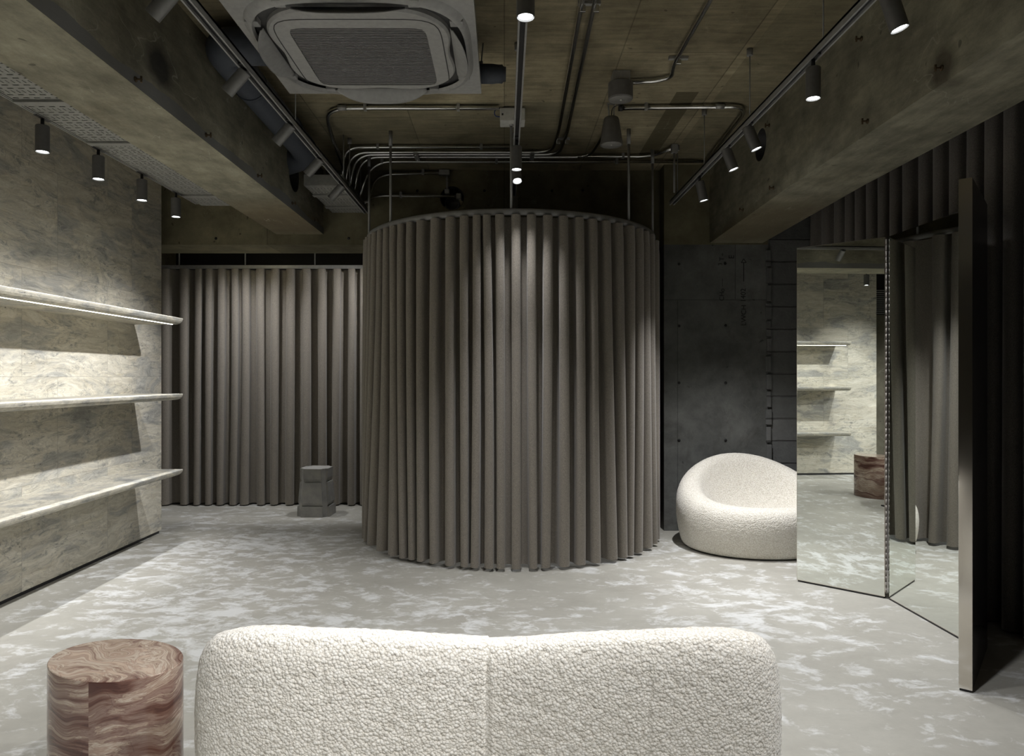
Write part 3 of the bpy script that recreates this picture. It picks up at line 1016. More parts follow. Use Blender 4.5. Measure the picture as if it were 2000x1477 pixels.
# inner panel outline
pts = []
for i in range(65):
    th = -PI * 0.70 + 2 * PI * 0.70 * i / 64 + PI / 2 + PI
    c, s = math.cos(th), math.sin(th)
    n_ = 7.0
    r = 0.335 / (abs(c) ** n_ + abs(s) ** n_) ** (1.0 / n_)
    pts.append((r * c, gy - 0.01 + r * s, -0.0222))
MB().tube(pts, 0.0022, 6).build('panel_seam', M['ac_dark'], ac)
m = MB()
ns = 38
for i in range(ns):
    y = gy - g + 0.008 + (2 * g - 0.016) * (i + 0.5) / ns
    m.box(-g + 0.002, g - 0.002, y - 0.0030, y + 0.0030, -0.019, -0.012)
m.build('intake_grille', M['ac_slat'], ac)
MB().box(-g, g, gy - g, gy + g, -0.004, 0.0).build('filter', M['ac_dark'], ac)
for side, yaw in (('left', PI), ('right', 0), ('far', PI / 2), ('near', -PI / 2)):
    f = empty('air_flap_pivot')
    bpy.data.objects.remove(f)
    # lens shaped blade: straight inner edge, bowed outer edge
    bm = bmesh.new()
    NA, NB = 24, 5
    rows = []
    Lh = 0.215
    for i in range(NA + 1):
        u = -1 + 2 * i / NA
        wd = 0.058 * (1 - abs(u) ** 3.0) + 0.016
        rows.append([bm.verts.new((0.372 + wd * j / NB * 0.80, u * Lh, -0.016 - 0.052 * (j / NB) ** 1.0 * (wd / 0.074) - 0.004 * math.sin(PI * j / NB))) for j in range(NB + 1)])
    for i in range(NA):
        for j in range(NB):
            ff = bm.faces.new((rows[i][j], rows[i + 1][j], rows[i + 1][j + 1], rows[i][j + 1])); ff.smooth = True
    r = bmesh.ops.extrude_face_region(bm, geom=bm.faces[:])
    for v in [g_ for g_ in r['geom'] if isinstance(g_, bmesh.types.BMVert)]: v.co.z += 0.004
    bmesh.ops.recalc_face_normals(bm, faces=bm.faces)
    me = bpy.data.meshes.new('air_flap'); bm.to_mesh(me); bm.free()
    o = link_mesh('air_flap', me, M['ac_flap'], ac)
    o.rotation_euler = (0, 0, yaw)
    for sgn in (-1, 1):
        o = MB().box(0.375, 0.428, sgn * 0.250 - 0.022, sgn * 0.250 + 0.022, -0.018, 0.01, 0.004).build('rim_bridge', M['ac_flap'], ac)
        o.rotation_euler = (0, 0, yaw)

# ducts
duct = tag(empty('air_duct', (-1.2, 4.0, 2.69)), 'thick dark grey air duct between left beam and air conditioner', 'duct')
pth = fillet([(-1.02, 3.27, 2.73), (-1.315, 3.27, 2.73), (-1.315, 3.42, 2.72), (-1.315, 4.66, 2.695), (-1.36, 4.76, 2.68), (-1.62, 4.85, 2.63)], 0.15, 8)
dm = MB().tube([Vector(p) - Vector((-1.2, 4.0, 2.69)) for p in pth], 0.084, 32).build('duct_run', M['duct'], duct)
for yy in (-0.35, 0.30):
    MB().tube([(-0.115, yy, 0.022), (-0.115, yy + 0.02, 0.022)], 0.0865, 32).build('duct_band', M['duct'], duct)
pipe = tag(empty('insulated_pipe', (-0.06, 3.5, 2.70)), 'short dark insulated pipe right of the air conditioner', 'pipe')
MB().lathe([(0, -0.16), (0.046, -0.16), (0.047, 0.0), (0.043, 0.03), (0.044, 0.05), (0.036, 0.056), (0.034, 0.068), (0, 0.068)], 28, (0, 0, 0), (1, 0, -0.02)).build('pipe_run', M['duct'], pipe)
hh = MB().tube([(-0.055, 0, 0.045), (-0.045, 0, ZC - 2.70)], 0.004, 8).build('hanger_rod', M['galv_dull'], pipe)
MB().box(-0.065, -0.045, -0.012, 0.012, 0.03, 0.06, 0.003).build('pipe_clip', M['galv_dull'], pipe)

# ------------------------------------------------------------------ conduits
def conduit(pts, r, label, clamps=(), fr=0.12, mat=None, group='steel conduits under the ceiling', cat='conduit', couplings=()):
    pts = [Vector(p) for p in pts]
    c = pts[0]
    root = tag(empty('steel_conduit', c), label, cat, group)
    loc = [p - c for p in pts]
    MB().tube(fillet(loc, fr, 10), r, 14).build('conduit_tube', mat or M['galv'], root)
    for q in clamps:
        q = Vector(q) - c
        m = MB()
        # which way does the pipe run here
        best = min(range(len(loc) - 1), key=lambda i: ((loc[i] + loc[i + 1]) / 2 - q).length)
        m.box(q.x - 0.009, q.x + 0.009, q.y - r - 0.004, q.y + r + 0.004, q.z - r - 0.003, q.z + r + 0.02, 0.002)
        m.build('pipe_clamp', M['galv_dull'], root)
    for q in couplings:
        q = Vector(q) - c
        MB().tube([q - Vector((0.025, 0, 0)), q + Vector((0.025, 0, 0))], r * 1.25, 14).build('coupling', M['galv_dull'], root)
    return root


zp = 2.832
rp = 0.0125
DROP = 2.56
def cp_(px, py, z=zp): return onz(px, py, z)
# loop conduit at the top going to the white box
a = cp_(975, 210.5)
conduit([(a.x, a.y, zp), (onz(640, 210.5, zp).x, a.y, zp), (-1.15, 4.62, zp), (-1.13, 5.0, 2.66)], rp * 1.1,
        'steel conduit running to the white box, bending back at left', [(onz(713, 210, zp).x, a.y, zp), (onz(895, 210, zp).x, a.y, zp)],
        0.16, couplings=[(onz(668, 210.5, zp).x, a.y, zp)])
# five parallel conduits
rowsY = [(287, 1000, 'uppermost of the parallel conduits, ending behind the hanging lamp'),]
y1 = onz(800, 287, zp).y
conduit([(-1.16, y1 + 0.02, DROP), (-1.14, y1, zp), (onz(1003, 289, zp).x, y1, zp)], rp,
        'uppermost conduit of the long parallel row, ending at the hanging lamp', [(onz(738, 287, zp).x, y1, zp), (onz(940, 287, zp).x, y1, zp)])
y2 = onz(800, 297, zp).y
y3 = onz(800, 301.5, zp).y
y4 = onz(800, 306.5, zp).y
A0, A1 = onz(1090, 262, zp), onz(1138, -5, zp)
B0, B1 = onz(1107, 262, zp), onz(1164, -5, zp)
conduit([(-1.17, y2 + 0.03, DROP), (-1.12, y2, zp), (A0.x - 0.02, y2, zp), A0, A1, (A1.x - 0.05, 1.0, zp)], rp * 0.95,
        'steel conduit turning to the camera at the centre, left one of the pair', (), 0.13)
conduit([(-1.15, y3 + 0.03, DROP), (-1.09, y3, zp), (B0.x - 0.02, y3, zp), B0, B1, (B1.x - 0.05, 1.0, zp)], rp * 0.95,
        'steel conduit turning to the camera at the centre, right one of the pair', (), 0.13)
Cq = onz(1173, 272, zp)
conduit([(-1.13, y4 + 0.03, DROP), (-1.06, y4, zp), (Cq.x - 0.03, y4, zp), (Cq.x, Cq.y, zp), (0.68, 4.55, zp)], rp * 0.95,
        'steel conduit bending up behind the hanging speaker', (), 0.13)
y4b = onz(1200, 304.5, zp).y + 0.01
E = onz(1316, 288, zp)
conduit([(Cq.x - 0.12, y4b, zp), (onz(1275, 304, zp).x, y4b, zp), (E.x, E.y, zp)], rp,
        'steel conduit leading to the small box before the right column', [(onz(1218, 303, zp).x, y4b, zp)], 0.12)
y5 = onz(800, 315.5, zp).y
conduit([(-1.11, y5 + 0.02, DROP), (-1.0, y5, zp), (onz(1372, 317, zp).x, y5, zp)], rp,
        'lowest and longest conduit of the parallel row, ending at the right track',
        [(onz(746, 315, zp).x, y5, zp), (onz(970, 316, zp).x, y5, zp), (onz(1204, 317, zp).x, y5, zp)], 0.2)
# conduits on the back beam
yb = YB - 0.03
c1 = at(702, 372, yb); c2 = at(722, 339, yb); c3 = at(858, 337.5, yb)
conduit([(-1.06, yb - 0.12, DROP), (-1.03, yb, c2.z - 0.01), (c3.x, yb, c3.z)], 0.011, 'conduit on the back beam, leading to the elbow box over the hole',
        [at(826, 338, yb)], 0.16)
d1 = at(735, 382, yb); d2 = at(896, 383.5, yb)
conduit([(-1.10, yb - 0.10, 2.56), (-1.02, yb, d1.z), (d2.x, yb, d2.z)], 0.012, 'conduit on the back beam, ending across the round hole',
        [at(783, 383, yb)], 0.14)
# elbow boxes
eb = tag(empty('elbow_box', at(868, 337, yb)), 'small steel elbow box above the round hole', 'conduit fitting', 'conduit fittings at the round hole')
MB().box(-0.042, 0.042, -0.02, 0.03, -0.02, 0.02, 0.004).build('box_body', M['galv_dull'], eb)
MB().tube([(0.022, 0, -0.02), (0.022, 0, -0.14)], 0.009, 12).build('drop_tube', M['galv_dull'], eb)
MB().box(0.002, 0.040, -0.02, 0.02, -0.17, -0.135, 0.004).build('end_fitting', M['galv_dull'], eb)
e2 = tag(empty('elbow_box', at(896, 384, yb - 0.0)), 'small steel elbow at the end of the lower back conduit', 'conduit fitting', 'conduit fittings at the round hole')
MB().box(-0.02, 0.02, -0.02, 0.03, -0.02, 0.022, 0.004).build('box_body', M['galv_dull'], e2)
# something dim inside the hole
hd = tag(empty('pipe_stub', at(884, 400, YB + 0.16)), 'dark pipe seen inside the round hole of the back beam', 'pipe')
MB().lathe([(0, -0.12), (0.06, -0.12), (0.06, 0.06), (0.052, 0.06), (0.05, 0.0), (0, 0.0)], 24, (0, 0, 0), (0, -1, 0)).build('stub_body', M['galv_dull'], hd)
# conduit pairs: strut bars on the ceiling
for (px_, py_, lab, wd) in ((1098.5, 272, 'short strut bar clamping the conduit pair at its far end', 0.10), (1151, 8, 'short strut bar clamping the conduit pair at top of picture', 0.10)):
    p = onz(px_, py_, zp + 0.01)
    r = tag(empty('strut_bar', p), lab, 'bracket', 'strut bars under the ceiling')
    MB().box(-wd / 2, wd / 2, -0.010, 0.010, -0.004, 0.012, 0.002).build('channel', M['galv_dull'], r)
    for sx in (-0.03, 0.03):
        MB().box(sx - 0.013, sx + 0.013, -0.007, 0.007, -0.036, -0.003, 0.003).build('clamp', M['galv'], r)
for (px_, lab) in ((813.5, 'perforated clamp holding three conduits at left'), (1039, 'perforated clamp holding three conduits at centre')):
    p = onz(px_, 302, zp)
    r = tag(empty('conduit_clamp', p), lab, 'bracket', 'clamps on the conduit bundle')
    MB().box(-0.016, 0.016, -0.085, 0.085, -0.022, -0.014, 0.002).build('clamp_plate', M['galv_dull'], r)
    for k in (-0.06, 0.06):
        MB().tube([(0, k, -0.028), (0, k, 0.02)], 0.004, 8).build('bolt', M['galv'], r)
# right conduit going to the track
g0 = onz(1212, 211, zp); g1 = onz(1445, 207.5, zp); g2 = onz(1458, 232, zp); g3 = onz(1378, 316, zp)
cright = conduit([g0, g1, (g1.x + 0.06, g1.y + 0.1, zp), g3], 0.0135, 'conduit with a black cap turning along the right track',
        [onz(1262, 209, zp)], 0.14, couplings=[g1 - Vector((0.12, 0, 0))])
MB().tube([(-0.012, 0, 0), (0.012, 0, 0)], 0.0185, 16).build('end_cap', M['black'], cright)
# conduit to the emergency lamp
h0 = onz(1232, 161, zp); h1 = onz(1285, 157.5, zp); h2 = onz(1316, 125, zp); h3 = onz(1392, -8, zp)
conduit([h0, h1, onz(1312, 150, zp), h2, h3, (h3.x + 0.02, 1.2, zp)], 0.0115, 'conduit curving from the round emergency lamp towards the camera', (), 0.1)
st = tag(empty('strut_bar', onz(1325, 118, zp)), 'short strut bar clamping the curved conduit beside the lamp', 'bracket', 'strut bars under the ceiling')
MB().box(-0.05, 0.05, -0.010, 0.010, 0.004, 0.02, 0.002).build('channel', M['galv_dull'], st)
MB().box(-0.014, 0.014, -0.007, 0.007, -0.02, 0.006, 0.003).build('clamp', M['galv'], st)
# small box in front of the right column with its drop rod
jb = tag(empty('junction_box', onz(1317, 291, 2.82)), 'small grey junction box with a thin drop pipe, right of the rods', 'junction box')
MB().box(-0.022, 0.022, -0.022, 0.022, -0.03, 0.03, 0.004).build('box_body', M['rail'], jb)
MB().tube([(0.0, 0, -0.03), (0.0, 0, -0.31)], 0.0075, 10).build('drop_pipe', M['rail'], jb)

# ------------------------------------------------------------------ emergency lamp, speaker, white box
em = tag(empty('emergency_light', (0.633, 3.85, ZC)), 'round grey emergency lamp under a square ceiling box', 'emergency light')
MB().box(-0.046, 0.046, -0.046, 0.046, -0.055, 0.0, 0.004).build('mounting_box', M['galv_dull'], em)
MB().lathe([(0, -0.05), (0.058, -0.05), (0.067, -0.056), (0.067, -0.138), (0.064, -0.142), (0, -0.142)], 48).build('lamp_housing', M['speaker'], em, sharp=0.6)
MB().lathe([(0, -0.1425), (0.063, -0.1425), (0.063, -0.1435), (0, -0.1435)], 48).build('face_disc', M['speaker_grille'], em)
MB().lathe([(0, -0.1435), (0.008, -0.1435), (0.008, -0.147), (0.0, -0.149)], 16, (0.004, 0, 0)).build('test_lens', M['white'], em)
MB().lathe([(0, -0.1435), (0.004, -0.1435), (0.003, -0.146), (0.0, -0.147)], 12, (0.028, 0.012, 0)).build('indicator', M['white'], em)

sp = tag(empty('pendant_speaker', (0.647, 4.27, ZC)), 'dark grey bell shaped speaker hanging from the ceiling', 'speaker')
zb = -(ZC - 2.60)
MB().lathe([(0, zb + 0.168), (0.034, zb + 0.168), (0.042, zb + 0.163), (0.047, zb + 0.150), (0.058, zb + 0.08), (0.0665, zb + 0.015), (0.0665, zb), (0.061, zb), (0.060, zb + 0.004), (0, zb + 0.004)], 48).build('speaker_body', M['speaker'], sp, sharp=0.7)
MB().lathe([(0, zb + 0.001), (0.059, zb + 0.001), (0.059, zb + 0.004), (0, zb + 0.004)], 48).build('speaker_grille', M['speaker_grille'], sp)
MB().lathe([(0, zb), (0.004, zb), (0.003, zb + 0.001), (0, zb + 0.001)], 12, (0, 0, 0)).build('badge', M['white'], sp)
m = MB()
m.tube([(-0.018, 0, 0), (-0.014, 0, zb + 0.168)], 0.004, 8).tube([(0.018, 0, 0), (0.014, 0, zb + 0.168)], 0.004, 8)
m.box(-0.026, 0.026, -0.012, 0.012, -0.006, 0, 0.001)
m.build('hanging_bracket', M['galv_dull'], sp)
MB().tube(fillet([(0.0, 0, zb + 0.168), (0.004, 0, -0.03), (0.03, -0.02, -0.02), (0.05, -0.03, -0.02)], 0.02, 6), 0.003, 8).build('cable', M['black'], sp)

wbx = tag(empty('white_control_box', at(1001, 225, 4.33)), 'white rectangular box on the ceiling behind the centre track', 'control box')
MB().box(-0.077, 0.077, -0.02, 0.10, -0.040, 0.040, 0.006).build('box_body', M['white'], wbx)
gb = MB().box(-0.05, 0.045, 0.02, 0.11, 0.040, ZC - wbx.location.z - 0.001, 0.003).build('mounting_box', M['galv_dull'], wbx)
MB().box(-0.066, -0.056, -0.0212, -0.0195, -0.008, 0.004).build('marking', M['ink'], wbx)
MB().tube(fillet([(-0.05, 0.03, 0.05), (-0.09, 0.0, 0.045), (-0.112, -0.01, 0.02), (-0.108, -0.01, -0.01), (-0.077, -0.005, -0.012)], 0.03, 6), 0.0035, 8).build('blue_cable', M['blue'], wbx)

# ------------------------------------------------------------------ curtains
def smoothnoise(seed, n):
    r = np.random.RandomState(seed)
    return r.uniform(-1, 1, n)


def curtain(name, path, ridges_top, ridges_bot, z0, z1, A, B, closed, mat, length, seed=1, nz=70, per=26, flare=0.25, parent=None, hemwave=0.006):
    """path(s) -> (x, y, nx, ny, tx, ty) arrays; ridges: arc positions of the outward folds"""
    rt_ = np.array(ridges_top); rb_ = np.array(ridges_bot)
    n = len(rt_)
    R = np.random.RandomState(seed)
    amp = R.uniform(0.70, 1.15, n + 2)
    mid = R.normal(0, 1, n + 2)
    if closed:
        ph = np.linspace(0, n, n * per, endpoint=False)
        rt_e = np.concatenate([rt_, rt_[:1] + length]); rb_e = np.concatenate([rb_, rb_[:1] + length])
        amp[n] = amp[0]; mid[n] = mid[0]
    else:
        ph = np.linspace(0, n - 1, (n - 1) * per + 1)
        rt_e, rb_e = rt_, rb_
    idx = np.arange(len(rt_e))
    V = np.zeros((len(ph), nz, 3))
    st_ = np.interp(ph, idx, rt_e); sb_ = np.interp(ph, idx, rb_e)
    am = np.interp(ph, idx, amp[:len(rt_e)])
    md = np.interp(ph, idx, mid[:len(rt_e)])
    for j in range(nz):
        f = j / (nz - 1)            # 0 bottom, 1 top
        k = (1 - f) ** 1.6
        s = st_ * (1 - k) + sb_ * k + md * 0.006 * math.sin(PI * f)
        a = A * (1 + flare * (1 - f) * (am - 0.9) * 2.0) * (0.86 + 0.14 * (1 - f))
        if f > 0.96: a = a * 0.94
        p = 2 * PI * ph
        s2 = s + B * np.sin(2 * p) * (0.9 + 0.1 * f) + 0.004 * md * np.sin(p) * (1 - f)
        x, y, nx, ny, tx, ty = path(s2)
        off = a * np.cos(p)
        V[:, j, 0] = x + nx * off
        V[:, j, 1] = y + ny * off
        z = z0 + (z1 - z0) * f
        V[:, j, 2] = z + (hemwave * am * np.cos(p) * -0.3 if j == 0 else 0)
    o = grid_mesh(name, V, mat, parent, close_u=closed)
    return o


# round curtain
RC, YC, XC = 1.075, 5.455, 0.05
def circ_path(s):
    th = s / RC - PI / 2           # s = 0 faces the camera
    c, sn = np.cos(th), np.sin(th)
    return XC + RC * c, YC + RC * sn, c, sn, -sn, c

def px_to_s(px):
    """arc position of the outer rim seen at picture x"""
    Ro = RC + 0.045
    k = (px - 985.0) / FPX
    # ray (k*t, t); circle centre (XC, YC)
    a = k * k + 1; b = -2 * (k * XC + YC); c = XC * XC + YC * YC - Ro * Ro
    D = b * b - 4 * a * c
    if D < 0: D = 0
    t = (-b - math.sqrt(D)) / (2 * a)
    th = math.atan2(t - YC, k * t - XC)
    return (th + PI / 2) * RC

top_px = [719, 726, 737, 749, 762, 778, 796, 817, 846, 876, 904, 930, 949, 975, 1008, 1039, 1072, 1103, 1135, 1162, 1189, 1214, 1238, 1256, 1268, 1278, 1288]
bot_px = [None, None, 719, 739, 764, 785, 801, 818, 843, 876, 906, 925, 955, 977, 1008, 1043, 1066, 1105, 1137, 1167, 1202, 1221, 1234, 1252, 1271, 1281, 1287]
# ridge heights along the round rail
s_top = [px_to_s(p) for p in top_px]
s_bot = [px_to_s(p) if p else None for p in bot_px]
s_bot[1] = s_bot[2] - 0.10; s_bot[0] = s_bot[2] - 0.21
for i in range(len(s_top)):
    if s_bot[i] is None: s_bot[i] = s_top[i] - 0.03
for L_ in (s_top, s_bot):
    for i in range(1, len(L_)):
        if L_[i] < L_[i - 1] + 0.045: L_[i] = L_[i - 1] + 0.045
circ = 2 * PI * RC
n_back = int((circ - (s_top[-1] - s_top[0])) / 0.105)
gap = (s_top[0] + circ - s_top[-1]) / (n_back)
ext = [s_top[-1] + gap * (i + 1) + rnd.uniform(-0.01, 0.01) for i in range(n_back - 1)]
gapb = (s_bot[0] + circ - s_bot[-1]) / n_back
extb = [s_bot[-1] + gapb * (i + 1) + rnd.uniform(-0.015, 0.015) for i in range(n_back - 1)]
rc = curtain('round_curtain', circ_path, s_top + ext, s_bot + extb, 0.022, 2.200, 0.054, 0.0140, True, M['felt'], circ, 3)
tag(rc, 'taupe felt curtain hanging in a full circle around the fitting room', 'curtain')
# round rail
rail = tag(empty('round_curtain_rail', (XC, YC, 2.225)), 'grey circular curtain rail hung on rods from the ceiling', 'curtain rail')
bm = bmesh.new()
rg = []
for i in range(128):
    th = 2 * PI * i / 128
    rg.append([bm.verts.new(((RC + dr) * math.cos(th), (RC + dr) * math.sin(th), dz)) for dr, dz in
               ((-0.012, -0.022), (0.008, -0.022), (0.016, -0.014), (0.018, 0.0), (0.016, 0.012), (0.006, 0.018), (-0.012, 0.018))])
for i in range(128):
    A_, B2 = rg[i], rg[(i + 1) % 128]
    for k in range(7):
        f = bm.faces.new((A_[k], A_[(k + 1) % 7], B2[(k + 1) % 7], B2[k])); f.smooth = True
bmesh.ops.recalc_face_normals(bm, faces=bm.faces)
me = bpy.data.meshes.new('rail_ring'); bm.to_mesh(me); bm.free()
link_mesh('rail_ring', me, M['rail'], rail)
for xr in (-1.0, -0.765, 0.043, 0.83, 1.08):
    dx = xr - XC
    dy = -math.sqrt(max(0.0, RC * RC - dx * dx)) + 0.0
    if abs(dx) > 1.0: dy = -math.sqrt(max(0.02, RC * RC - dx * dx))
    rd = MB().tube([(dx, dy, 0.01), (dx, dy, ZC - 2.225 - 0.09)], 0.0085, 12).build('hanger_rod', M['rail'], rail)
    MB().tube([(dx, dy, ZC - 2.225 - 0.10), (dx, dy, ZC - 2.225)], 0.0125, 14).build('rod_sleeve', M['rail'], rd)
for xr in (-0.5, 0.6):
    dx = xr - XC
    dy = 0.26 if abs(dx) > 1 else math.sqrt(RC * RC - dx * dx)
    rd = MB().tube([(dx, dy, 0.01), (dx, dy, ZC - 2.225)], 0.0085, 12).build('hanger_rod', M['rail'], rail)

# long curtain at the back left
YCUR = 6.60
def line_path_x(s):
    o_ = np.zeros_like(s)
    return s, o_ + YCUR, o_, o_ - 1.0, o_ + 1.0, o_
pxs = [318, 357, 386, 405, 430, 457, 477, 506, 535, 565, 596, 626, 656, 686, 708, 730, 752]
xs_t = [(p - 985) / FPX * (YCUR - 0.05) for p in pxs]
xs_b = [x + rnd.uniform(-0.02, 0.02) for x in xs_t]
pre = [-3.28 + 0.02]
lc = curtain('back_curtain', line_path_x, pre + xs_t, pre + xs_b, 0.012, 2.205, 0.052, 0.0150, False, M['felt'], 1.0, 5)
tag(lc, 'long straight taupe felt curtain at back left, behind the stone stool', 'curtain')
r2 = tag(empty('straight_curtain_rail', (-2.2, YCUR, 2.225)), 'straight grey curtain rail above the back left curtain', 'curtain rail')
MB().box(-1.08, 1.22, -0.018, 0.018, -0.018, 0.016, 0.004).build('rail', M['rail'], r2)
for px_ in (350, 479, 615):
    x = (px_ - 985) / FPX * YCUR + 2.2
    MB().tube([(x, 0, 0.01), (x, 0, ZC - 2.225)], 0.006, 10).build('hanger_rod', M['galv_dull'], r2)

# drape along the right wall, its felt darkened for shade
XD = 2.40
def line_path_y(s):
    o_ = np.zeros_like(s)
    return o_ + XD, -s, o_ - 1.0, o_, o_, o_ - 1.0
ys = []
for x in (1605, 1631, 1651, 1670, 1692, 1715, 1738, 1763, 1795, 1824, 1856, 1891, 1925, 1963, 2005):
    ys.append((XD - 0.05) * FPX / (x - 985.0))
yy = ys[-1]
while yy > 0.3:
    yy -= 0.135; ys.append(yy)
ys = [5.44] + ys
sT = [-y for y in ys]
sB = [s + rnd.uniform(-0.025, 0.025) for s in sT]
rdp = curtain('side_curtain', line_path_y, sT, sB, 0.012, 2.80, 0.052, 0.016, False, M['felt_shaded'], 1.0, 9)
tag(rdp, 'taupe felt curtain, darkened for shade, along the right side behind the mirror', 'curtain')
r3 = tag(empty('side_curtain_rail', (XD, 2.9, 2.82)), 'dark rail under the ceiling above the right side curtain', 'curtain rail')
MB().box(-0.018, 0.018, -2.7, 2.55, -0.018, 0.016, 0.004).build('rail', M['rail'], r3)
MB().box(-0.008, 0.008, -2.7, 2.55, 0.016, ZC - 2.82).build('ceiling_strip', M['rail'], r3)

# ------------------------------------------------------------------ shelves
def shelf(z, label, led=False):
    w_ = 0.355
    y0, y1 = 1.52, 5.025
    cy = (y0 + y1) / 2
    root = tag(empty('stone_shelf', (XL + w_ / 2, cy, z)), label, 'shelf', 'travertine shelves on the left wall')
    prof = [(-w_ / 2, 0), (-w_ / 2, -0.044), (w_ / 2 - 0.050, -0.044), (w_ / 2 - 0.032, -0.041), (w_ / 2 - 0.016, -0.033), (w_ / 2 - 0.006, -0.022),
            (w_ / 2 - 0.001, -0.010), (w_ / 2, -0.003), (w_ / 2 - 0.002, 0)]
    MB().prism(prof, 'Y', y0 - cy, y1 - cy).build('shelf_slab', M['shelfstone'], root)
    if led:
        MB().box(w_ / 2 - 0.066, w_ / 2 - 0.058, y0 - cy + 0.03, y1 - cy - 0.03, -0.0465, -0.0442).build('light_strip', M['led'], root)
    return root


shelf(1.615, 'top stone shelf with a glowing strip along its underside', True)
shelf(1.080, 'middle stone shelf at eye level on the travertine wall')
shelf(0.543, 'bottom stone shelf showing its broad lit top')

# ------------------------------------------------------------------ stone stool
stl = tag(empty('stone_stool', (-1.635, 6.16, 0)), 'small grey stepped stone stool before the back curtain', 'stool')
m = MB()
prof = [(0.0, 0.143, 0.094, 0.122), (0.088, 0.140, 0.091, 0.119), (0.0885, 0.119, 0.091, 0.1185), (0.120, 0.134, 0.089, 0.1165), (0.292, 0.122, 0.080, 0.105),
        (0.2925, 0.1045, 0.080, 0.104), (0.330, 0.119, 0.078, 0.103), (0.410, 0.121, 0.078, 0.103)]
rows = []
for (z, d, hw, c_) in prof:
    row = []
    for k in range(4):
        Rm = Matrix.Rotation(k * PI / 2, 3, 'Z')
        for p in ((-hw, -d, z), (hw, -d, z), (hw, -c_, z), (c_, -hw, z)):
            row.append(m.bm.verts.new(Rm @ Vector(p)))
    rows.append(row)
for i in range(len(rows) - 1):
    for j in range(16):
        m.bm.faces.new((rows[i][j], rows[i][(j + 1) % 16], rows[i + 1][(j + 1) % 16], rows[i + 1][j]))
m.bm.faces.new(rows[0][::-1]); m.bm.faces.new(rows[-1])
so = m.build('stool_block', M['stone'], stl)
stl.rotation_euler = (0, 0, math.radians(-3))

# ------------------------------------------------------------------ side table
tb = tag(empty('stone_side_table', (-1.085, 1.975, 0)), 'swirled reddish brown marble drum side table in the lower left corner', 'side table')
ea, ebb, ang = 0.200, 0.141, math.radians(-22)
HT = 0.41
bm = bmesh.new()
NS = 96
def el(i, k=1.0, z=0.0):
    th = 2 * PI * i / NS
    x, y = ea * k * math.cos(th), ebb * k * math.sin(th)
    return (x * math.cos(ang) - y * math.sin(ang), x * math.sin(ang) + y * math.cos(ang), z)
lv = [(0.985, 0.0), (0.99, 0.004), (1.0, 0.008), (1.0, 0.195), (1.0, 0.202), (1.0, HT - 0.004), (0.995, HT), (0.0, HT)]
rings_ = []
for k, z in lv[:-1]: rings_.append([bm.verts.new(el(i, k, z)) for i in range(NS)])
for a_ in range(len(rings_) - 1):
    for i in range(NS):
        f = bm.faces.new((rings_[a_][i], rings_[a_][(i + 1) % NS], rings_[a_ + 1][(i + 1) % NS], rings_[a_ + 1][i]))
        f.smooth = True
        c = f.calc_center_median()
        psi = math.atan2(c.x - 0.012, -c.y)      # angle seen from the camera side
        f.material_index = 1 if (0.0 < psi < 1.6) else 0
        if lv[a_][1] < 0.196: f.material_index = 2 if (psi > 1.2 or psi < -1.9) else f.material_index
bm.faces.new(rings_[0][::-1])
bmesh.ops.recalc_face_normals(bm, faces=bm.faces)
me = bpy.data.meshes.new('table_drum'); bm.to_mesh(me); bm.free()
link_mesh('table_drum', me, [M['marble_a'], M['marble_b'], M['marble_c']], tb)
bm = bmesh.new()
vs = [bm.verts.new(el(i, 0.995, HT)) for i in range(NS)]
vt = [bm.verts.new(el(i, 0.985, HT + 0.002)) for i in range(NS)]
for i in range(NS): bm.faces.new((vs[i], vs[(i + 1) % NS], vt[(i + 1) % NS], vt[i]))
bm.faces.new(vt)
me = bpy.data.meshes.new('table_top'); bm.to_mesh(me); bm.free()
link_mesh('table_top', me, M['marble_top'], tb)

# ------------------------------------------------------------------ boucle seats
def cr(xs, ys, q):
    """smooth monotone-ish interpolation"""
    xs = np.array(xs, float); ys = np.array(ys, float)
    d = np.gradient(ys, xs)
    i = np.clip(np.searchsorted(xs, q) - 1, 0, len(xs) - 2)
    h = xs[i + 1] - xs[i]; t = (q - xs[i]) / h
    return ((2 * t ** 3 - 3 * t ** 2 + 1) * ys[i] + (t ** 3 - 2 * t ** 2 + t) * h * d[i] + (-2 * t ** 3 + 3 * t ** 2) * ys[i + 1] + (t ** 3 - t ** 2) * h * d[i + 1])


